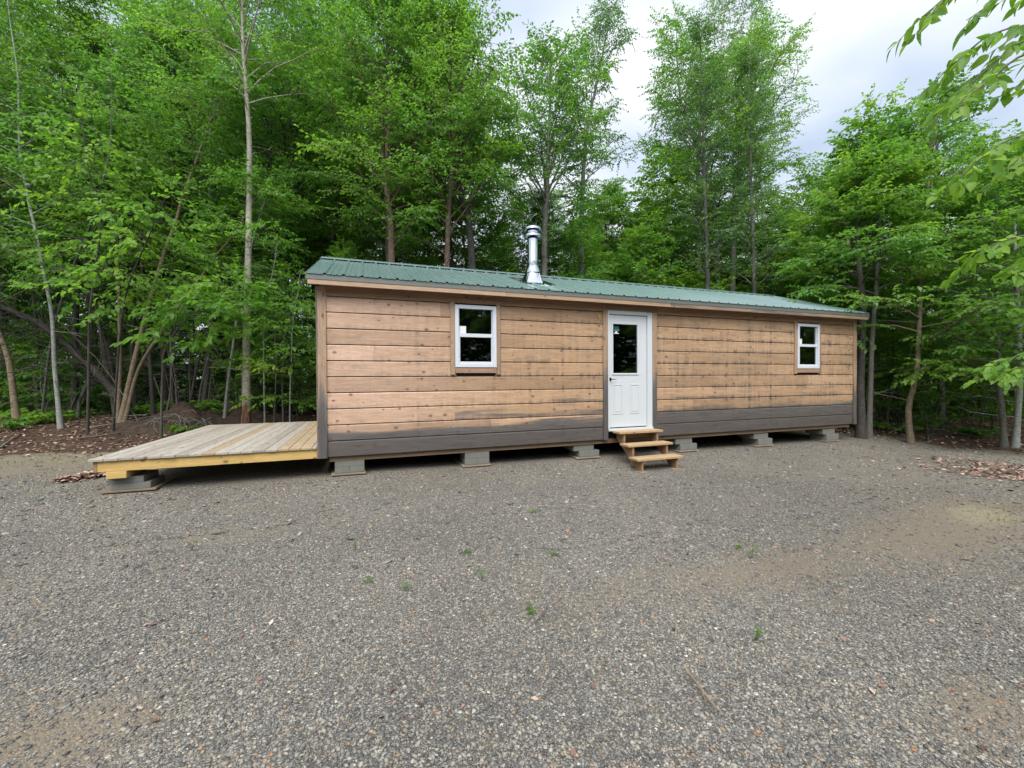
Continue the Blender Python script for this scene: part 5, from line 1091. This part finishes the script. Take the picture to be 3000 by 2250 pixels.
for i in range(9):   # dead brush inside the wood
    u = [70, 250, 420, 560, 760, 860, 2620, 2800, 2920][i]; d = 11.5+rs.uniform(0, 2); q = P(u, 1150, d); a = rs.uniform(-0.9, 0.9); L_ = rs.uniform(1.2, 2.6)
    z0 = gz(q[0], q[1]); ss = np.linspace(0, 1, 10)[:, None]; dv = np.array([math.cos(a), math.sin(a)*0.5, rs.uniform(0.02, 0.4)])
    p = np.array([q[0], q[1], z0])+dv*L_*ss+np.cumsum(rs.normal(0, 0.03, (10, 3)), 0); ln_ = [(p, np.linspace(0.022, 0.007, 10))]
    for _ in range(7):
        j = rs.integers(2, 9); d1 = unit(dv+rs.normal(0, 0.8, 3)); ln_.append((p[j]+d1*np.linspace(0, rs.uniform(0.3, 0.9), 4)[:, None], np.linspace(0.008, 0.003, 4)))
    where = ['behind the whitish slender trunk at far left', 'below the dark fallen tree', 'behind the V of tan trunks', 'beyond the soil mound', 'behind the pale birch\'s foot', 'in the shade beside the cabin\'s left corner', 'behind the crooked peeling birch', 'in the dark under the right hand trees', 'behind the grey pair at the right edge'][i]
    sticks_obj('fallen_branch', ln_, M['deadwood'], 'dead branch '+where, 'fallen branch')

# ------------------------------------------------------------------ ground plants
def clump(name, u, v, h, w, n, label, cat, leaf='leaf_bright', ll=0.09, lw=0.06, d=None, seed=0, fine=False):
    rs = np.random.default_rng(seed+300); q = gpt(u, v) if d is None else P(u, v, d); b = np.array([q[0], q[1], float(gz(q[0], q[1]))]); lines = []; O, Dv, L = [], [], []
    for i in range(n):
        a = rs.random()*6.28; e = rs.uniform(0.25, 1.0); tip = np.array([math.cos(a)*w*e, math.sin(a)*w*e, h*rs.uniform(0.5, 1.0)])
        st_ = np.array([math.cos(a)*w*0.1, math.sin(a)*w*0.1, 0]); p = smoothpath([st_, tip*np.array([0.35, 0.35, 0.65]), tip], 6); lines.append((p, np.linspace(0.005, 0.002, 6)*min(1, h*3)))
        for f in (2, 3, 4, 5):
            O.append(p[f]); Dv.append(np.array([math.cos(a+rs.normal(0, 0.9)), math.sin(a+rs.normal(0, 0.9)), 0.15])); L.append(ll*rs.uniform(1.2, 2.4))
    tv = tubes(lines, 5); lv = sprays(np.array(O), np.array(Dv), np.array(L), rs, 5, ll, lw, 0.3, fine)
    e = empty(name, tuple(b), label, cat)
    for nm, V, F, c, mt in (('stems', tv[0], tv[1], None, M['bark_grey']), ('leaves', lv[0], lv[1], lv[2], M[leaf])):
        me = np_mesh(nm, V, F, False, c); me.materials.append(mt); o = bpy.data.objects.new(nm, me); COL.objects.link(o); o.parent = e
    return e
clump('undergrowth_bush', 285, 1215, 0.75, 0.6, 22, 'bright green seedling bush left of the soil mound', 'bush', seed=1, ll=0.12, lw=0.08)
clump('undergrowth_bush', 605, 1232, 0.55, 0.55, 20, 'dark glossy green bush at the back corner of the deck', 'bush', 'leaf_mid', seed=2, ll=0.13, lw=0.08)
clump('undergrowth_bush', 548, 1268, 0.22, 0.35, 9, 'low pale seedling patch touching the deck\'s back left edge', 'bush', seed=3)
clump('undergrowth_bush', 55, 1235, 0.35, 0.5, 14, 'low green seedlings at the picture\'s left edge', 'bush', seed=4, ll=0.12, lw=0.08)
clump('undergrowth_bush', 125, 1240, 0.3, 0.45, 14, 'low bright seedlings just left of the whitish trunk', 'bush', seed=5, ll=0.11, lw=0.08)
clump('undergrowth_bush', 215, 1228, 0.28, 0.4, 10, 'low seedlings just right of the whitish trunk', 'bush', seed=6, ll=0.11, lw=0.07)
clump('undergrowth_bush', 770, 1205, 0.4, 0.5, 14, 'green seedlings at the foot of the pale birch', 'bush', 'leaf_mid', seed=7)
clump('undergrowth_bush', 870, 1205, 0.4, 0.6, 14, 'green seedlings close to the cabin\'s left corner', 'bush', 'leaf_mid', seed=8)
clump('undergrowth_bush', 2500, 1252, 0.45, 0.5, 18, 'dark green shrub behind the cabin\'s far bottom corner', 'bush', 'leaf_mid', seed=9)
clump('undergrowth_bush', 2720, 1268, 0.55, 0.4, 20, 'small fir green shrub right of the crooked peeling birch', 'bush', 'leaf_mid', seed=10, ll=0.06, lw=0.025)
clump('undergrowth_bush', 2610, 1265, 0.25, 0.5, 12, 'low green plants left of the crooked peeling birch', 'bush', 'leaf_mid', seed=11)
clump('undergrowth_bush', 2860, 1282, 0.3, 0.6, 12, 'low dark plants left of the grey pair of trunks', 'bush', 'leaf_dark', seed=12)
for i, (u, v, h, w, lab) in enumerate([(400, 1222, 0.35, 0.35, 'small bright seedlings between the bush and the soil mound'), (690, 1215, 0.5, 0.4, 'bright leafy seedlings just left of the pale birch\'s foot'), (820, 1212, 0.55, 0.4, 'bright leafy seedlings midway between the birch and the cabin corner'),
    (15, 1262, 0.3, 0.5, 'low green seedlings on the litter at the very edge of the picture'), (475, 1216, 0.4, 0.35, 'bright seedlings rising behind the soil mound'), (905, 1214, 0.6, 0.35, 'leafy seedlings tucked behind the cabin\'s corner post')]):
    clump('undergrowth_bush', u, v, h, w, 14, lab, 'bush', 'leaf_bright' if i % 2 == 0 else 'leaf_mid', 0.10, 0.065, seed=60+i)
for i, (u, v, h, w, lab) in enumerate([(563, 1615, 0.12, 0.03, 'upright weed sprout on the gravel in front of the deck'), (1075, 1712, 0.05, 0.03, 'tiny green sprout left of the middle of the gravel'),
    (1545, 1798, 0.05, 0.05, 'bright round leafed sprout beside the forked twig'), (1560, 1502, 0.04, 0.07, 'flat green weed in the gravel below the steps'), (1362, 1623, 0.03, 0.05, 'flat small weed left of mid gravel'),
    (1620, 1625, 0.035, 0.04, 'small dark green weed in mid gravel'), (2158, 1607, 0.06, 0.045, 'small leafy weed left of the tall weed stem'), (2203, 1638, 0.13, 0.025, 'tall narrow weed stem on the right part of the gravel'),
    (1187, 1733, 0.09, 0.03, 'thin weed right of the tiny green sprout'), (1042, 1615, 0.08, 0.02, 'thin weed below the left window'), (1415, 1700, 0.08, 0.03, 'faint thin weed left of the forked twig'),
    (2215, 1880, 0.10, 0.03, 'thin grassy weed above the long forked stick')]):
    clump('weed', u, v, h, w, 4 if w > 0.035 else 3, lab, 'weed', 'leaf_mid', 0.010+0.07*w, 0.006+0.04*w, seed=30+i)

# ------------------------------------------------------------------ litter and gravel (uncountable)
def scatter_leaves(name, pts, size, seed, label, tall=0.02):
    rs = np.random.default_rng(seed); n = len(pts); a = rs.random(n)*6.28
    d = np.stack([np.cos(a), np.sin(a), rs.normal(0.05, 0.2, n)], -1); nr_ = unit(UP+rs.normal(0, 0.35, (n, 3)))
    o = np.stack([pts[:, 0], pts[:, 1], gz(pts[:, 0], pts[:, 1])+0.006+rs.random(n)*tall], -1); s = size*rs.uniform(0.6, 1.4, n)
    V, F, c = make_leaves(o, unit(d), nr_, s, s*0.6, rs, droop=-0.12)
    ob = link(name, np_mesh(name, V, F, False, c), M['litter']); return tag(ob, label, 'leaf litter', None, 'stuff')
rs = np.random.default_rng(9)
pt = []
n = 240000; x = rs.uniform(-24, 20, n); y = rs.uniform(-10, 22, n); s = sdist(x, y); dc = np.hypot(x-CAM[0], y-CAM[1])
keep = (s > -0.25+rs.normal(0, 0.35, n)) & (s < 9) & (rs.random(n) < np.clip(1.2-dc/30, 0.15, 1)) & (((x-CAM[0])*_fw[0]+(y-CAM[1])*_fw[1]) > 1)
scatter_leaves('leaf_litter', np.stack([x[keep], y[keep]], -1), 0.062, 1, 'brown fallen leaves covering the forest floor')
q1, q2 = gpt(285, 1393), gpt(255, 1398)
n = 900; t = rs.random(n); c1_, c2_ = gpt(170, 1412), gpt(345, 1384)
xx = c1_[0]+(c2_[0]-c1_[0])*t+rs.normal(0, 0.06, n)*(0.4+t); yy = c1_[1]+(c2_[1]-c1_[1])*t+rs.normal(0, 0.14, n)*(0.4+t)
scatter_leaves('leaf_pile', np.stack([xx, yy], -1), 0.065, 2, 'drift of rust brown dead leaves beside the deck\'s corner pier', 0.05)
c1_ = gpt(3000, 1400); n = 1300
scatter_leaves('leaf_pile', np.stack([c1_[0]+rs.normal(0.15, 0.5, n), c1_[1]+rs.normal(0, 0.55, n)], -1), 0.065, 3, 'drift of brown dead leaves at the right edge of the gravel', 0.03)
n = 420; uu = rs.uniform(-0.62, 0.75, n); dd = rs.uniform(1.5, 10, n); xx = CAM[0]+dd*(_fw[0]+uu*_rt[0]*1.6); yy = CAM[1]+dd*(_fw[1]+uu*_rt[1]*1.6); kp = (sdist(xx, yy) < -0.2) & ((yy < -0.9) | (xx < -7.6))
scatter_leaves('stray_leaves', np.stack([xx[kp], yy[kp]], -1), 0.035, 4, 'odd scraps of dead leaf scattered over the gravel', 0.004)

rs = np.random.default_rng(12); c1_ = gpt(200, 1335); c2_ = gpt(2900, 1505); n = 5200
xg_ = np.concatenate([c1_[0]+rs.normal(0, 3.6, n), c2_[0]+rs.normal(0, 0.6, 400)]); yg_ = np.concatenate([c1_[1]+rs.normal(0, 1.3, n), c2_[1]+rs.normal(0, 0.3, 400)])
cl_ = np.sin(xg_*3.1+yg_*1.7)+np.sin(xg_*1.3-yg_*4.1)+rs.normal(0, 0.5, len(xg_)) > 0.3
kp = cl_ & (sdist(xg_, yg_) < 0.3) & ~((xg_ > -7.4) & (yg_ < 4.2) & (yg_ > -0.1) & (xg_ < 7)); xg_, yg_ = xg_[kp], yg_[kp]; n = len(xg_); a = rs.random(n)*6.28
og = np.stack([xg_, yg_, gz(xg_, yg_)], -1); dg_ = unit(np.stack([np.cos(a)*0.5, np.sin(a)*0.5, np.ones(n)], -1)); ng = unit(np.stack([np.cos(a), np.sin(a), -0.4*np.ones(n)], -1))
V, F, c = make_leaves(og, dg_, ng, rs.uniform(0.03, 0.08, n), np.full(n, 0.006), rs, droop=-0.2)
ob = link('grass', np_mesh('grass', V, F, False, c), leafmat('dry_grass', (0.17, 0.18, 0.06), (0.2, 0.24, 0.05))); tag(ob, 'sparse short yellowish grass on the dirt strip by the woods', 'grass', None, 'stuff')
def pebbles(name, n, smin, smax, dmax, seed, label, pw=1.0, flat=0.45, dmin=1.15):
    rs = np.random.default_rng(seed)
    bm = bmesh.new(); bmesh.ops.create_icosphere(bm, subdivisions=1, radius=1); bv = np.array([v.co[:] for v in bm.verts]); bf = np.array([[v.index for v in f.verts] for f in bm.faces]); bm.free()
    if pw < 0: bv, bf = bv, bf
    d = (dmin+(dmax-dmin)*rs.random(n)**abs(pw)); u = rs.uniform(-1.42, 1.42, n)
    x = CAM[0]+d*(_fw[0]+u*_rt[0]); y = CAM[1]+d*(_fw[1]+u*_rt[1]); s = sdist(x, y)
    k = (s < -0.1) & ~((x > -7.3) & (x < 7) & (y > 0.0) & (y < 4.2)) & ~((x > 0.05) & (x < 1.0) & (y > -0.85) & (y < 0.1))
    k &= rs.random(n) > 0.85*pdirt(x, y)
    x, y = x[k], y[k]; n = len(x)
    sz = smin+(smax-smin)*rs.random(n)**3.2
    S3 = np.stack([sz*rs.uniform(0.75, 1.25, n), sz*rs.uniform(0.6, 0.95, n), sz*flat*rs.uniform(0.6, 1.2, n)], -1)*0.5
    jit = 1+rs.normal(0, 0.16, (n, len(bv), 1)); V = bv[None]*jit*S3[:, None, :]
    a = rs.random(n)*6.28; ca, sa = np.cos(a)[:, None], np.sin(a)[:, None]
    tx, ty = rs.normal(0, 0.22, n)[:, None], rs.normal(0, 0.22, n)[:, None]
    Z_ = V[:, :, 2]+tx*V[:, :, 0]+ty*V[:, :, 1]
    X_ = V[:, :, 0]*ca-V[:, :, 1]*sa; Y_ = V[:, :, 0]*sa+V[:, :, 1]*ca
    W = np.stack([X_+x[:, None], Y_+y[:, None], Z_+(gz(x, y)+S3[:, 2]*0.45)[:, None]], -1).reshape(-1, 3)
    F = (bf[None]+np.arange(n)[:, None, None]*len(bv)).reshape(-1, 3)
    c = np.zeros((n, len(bv), 4)); c[:, :, 0] = rs.random(n)[:, None]; c[:, :, 3] = 1
    o = link(name, np_mesh(name, W, F, True, c.reshape(-1, 4)), M['stones']); return tag(o, label, 'gravel', None, 'stuff')
pebbles('gravel', 170000, 0.007, 0.027, 6.0, 1, 'loose small grey, tan and orange stones of the gravel lot', 1.15)
pebbles('coarse_gravel', 26000, 0.018, 0.075, 13, 2, 'larger flat pale shards lying among the gravel', 0.75, 0.22, 3.2)
print('leaves', NLEAF, 'trees', len(placed))
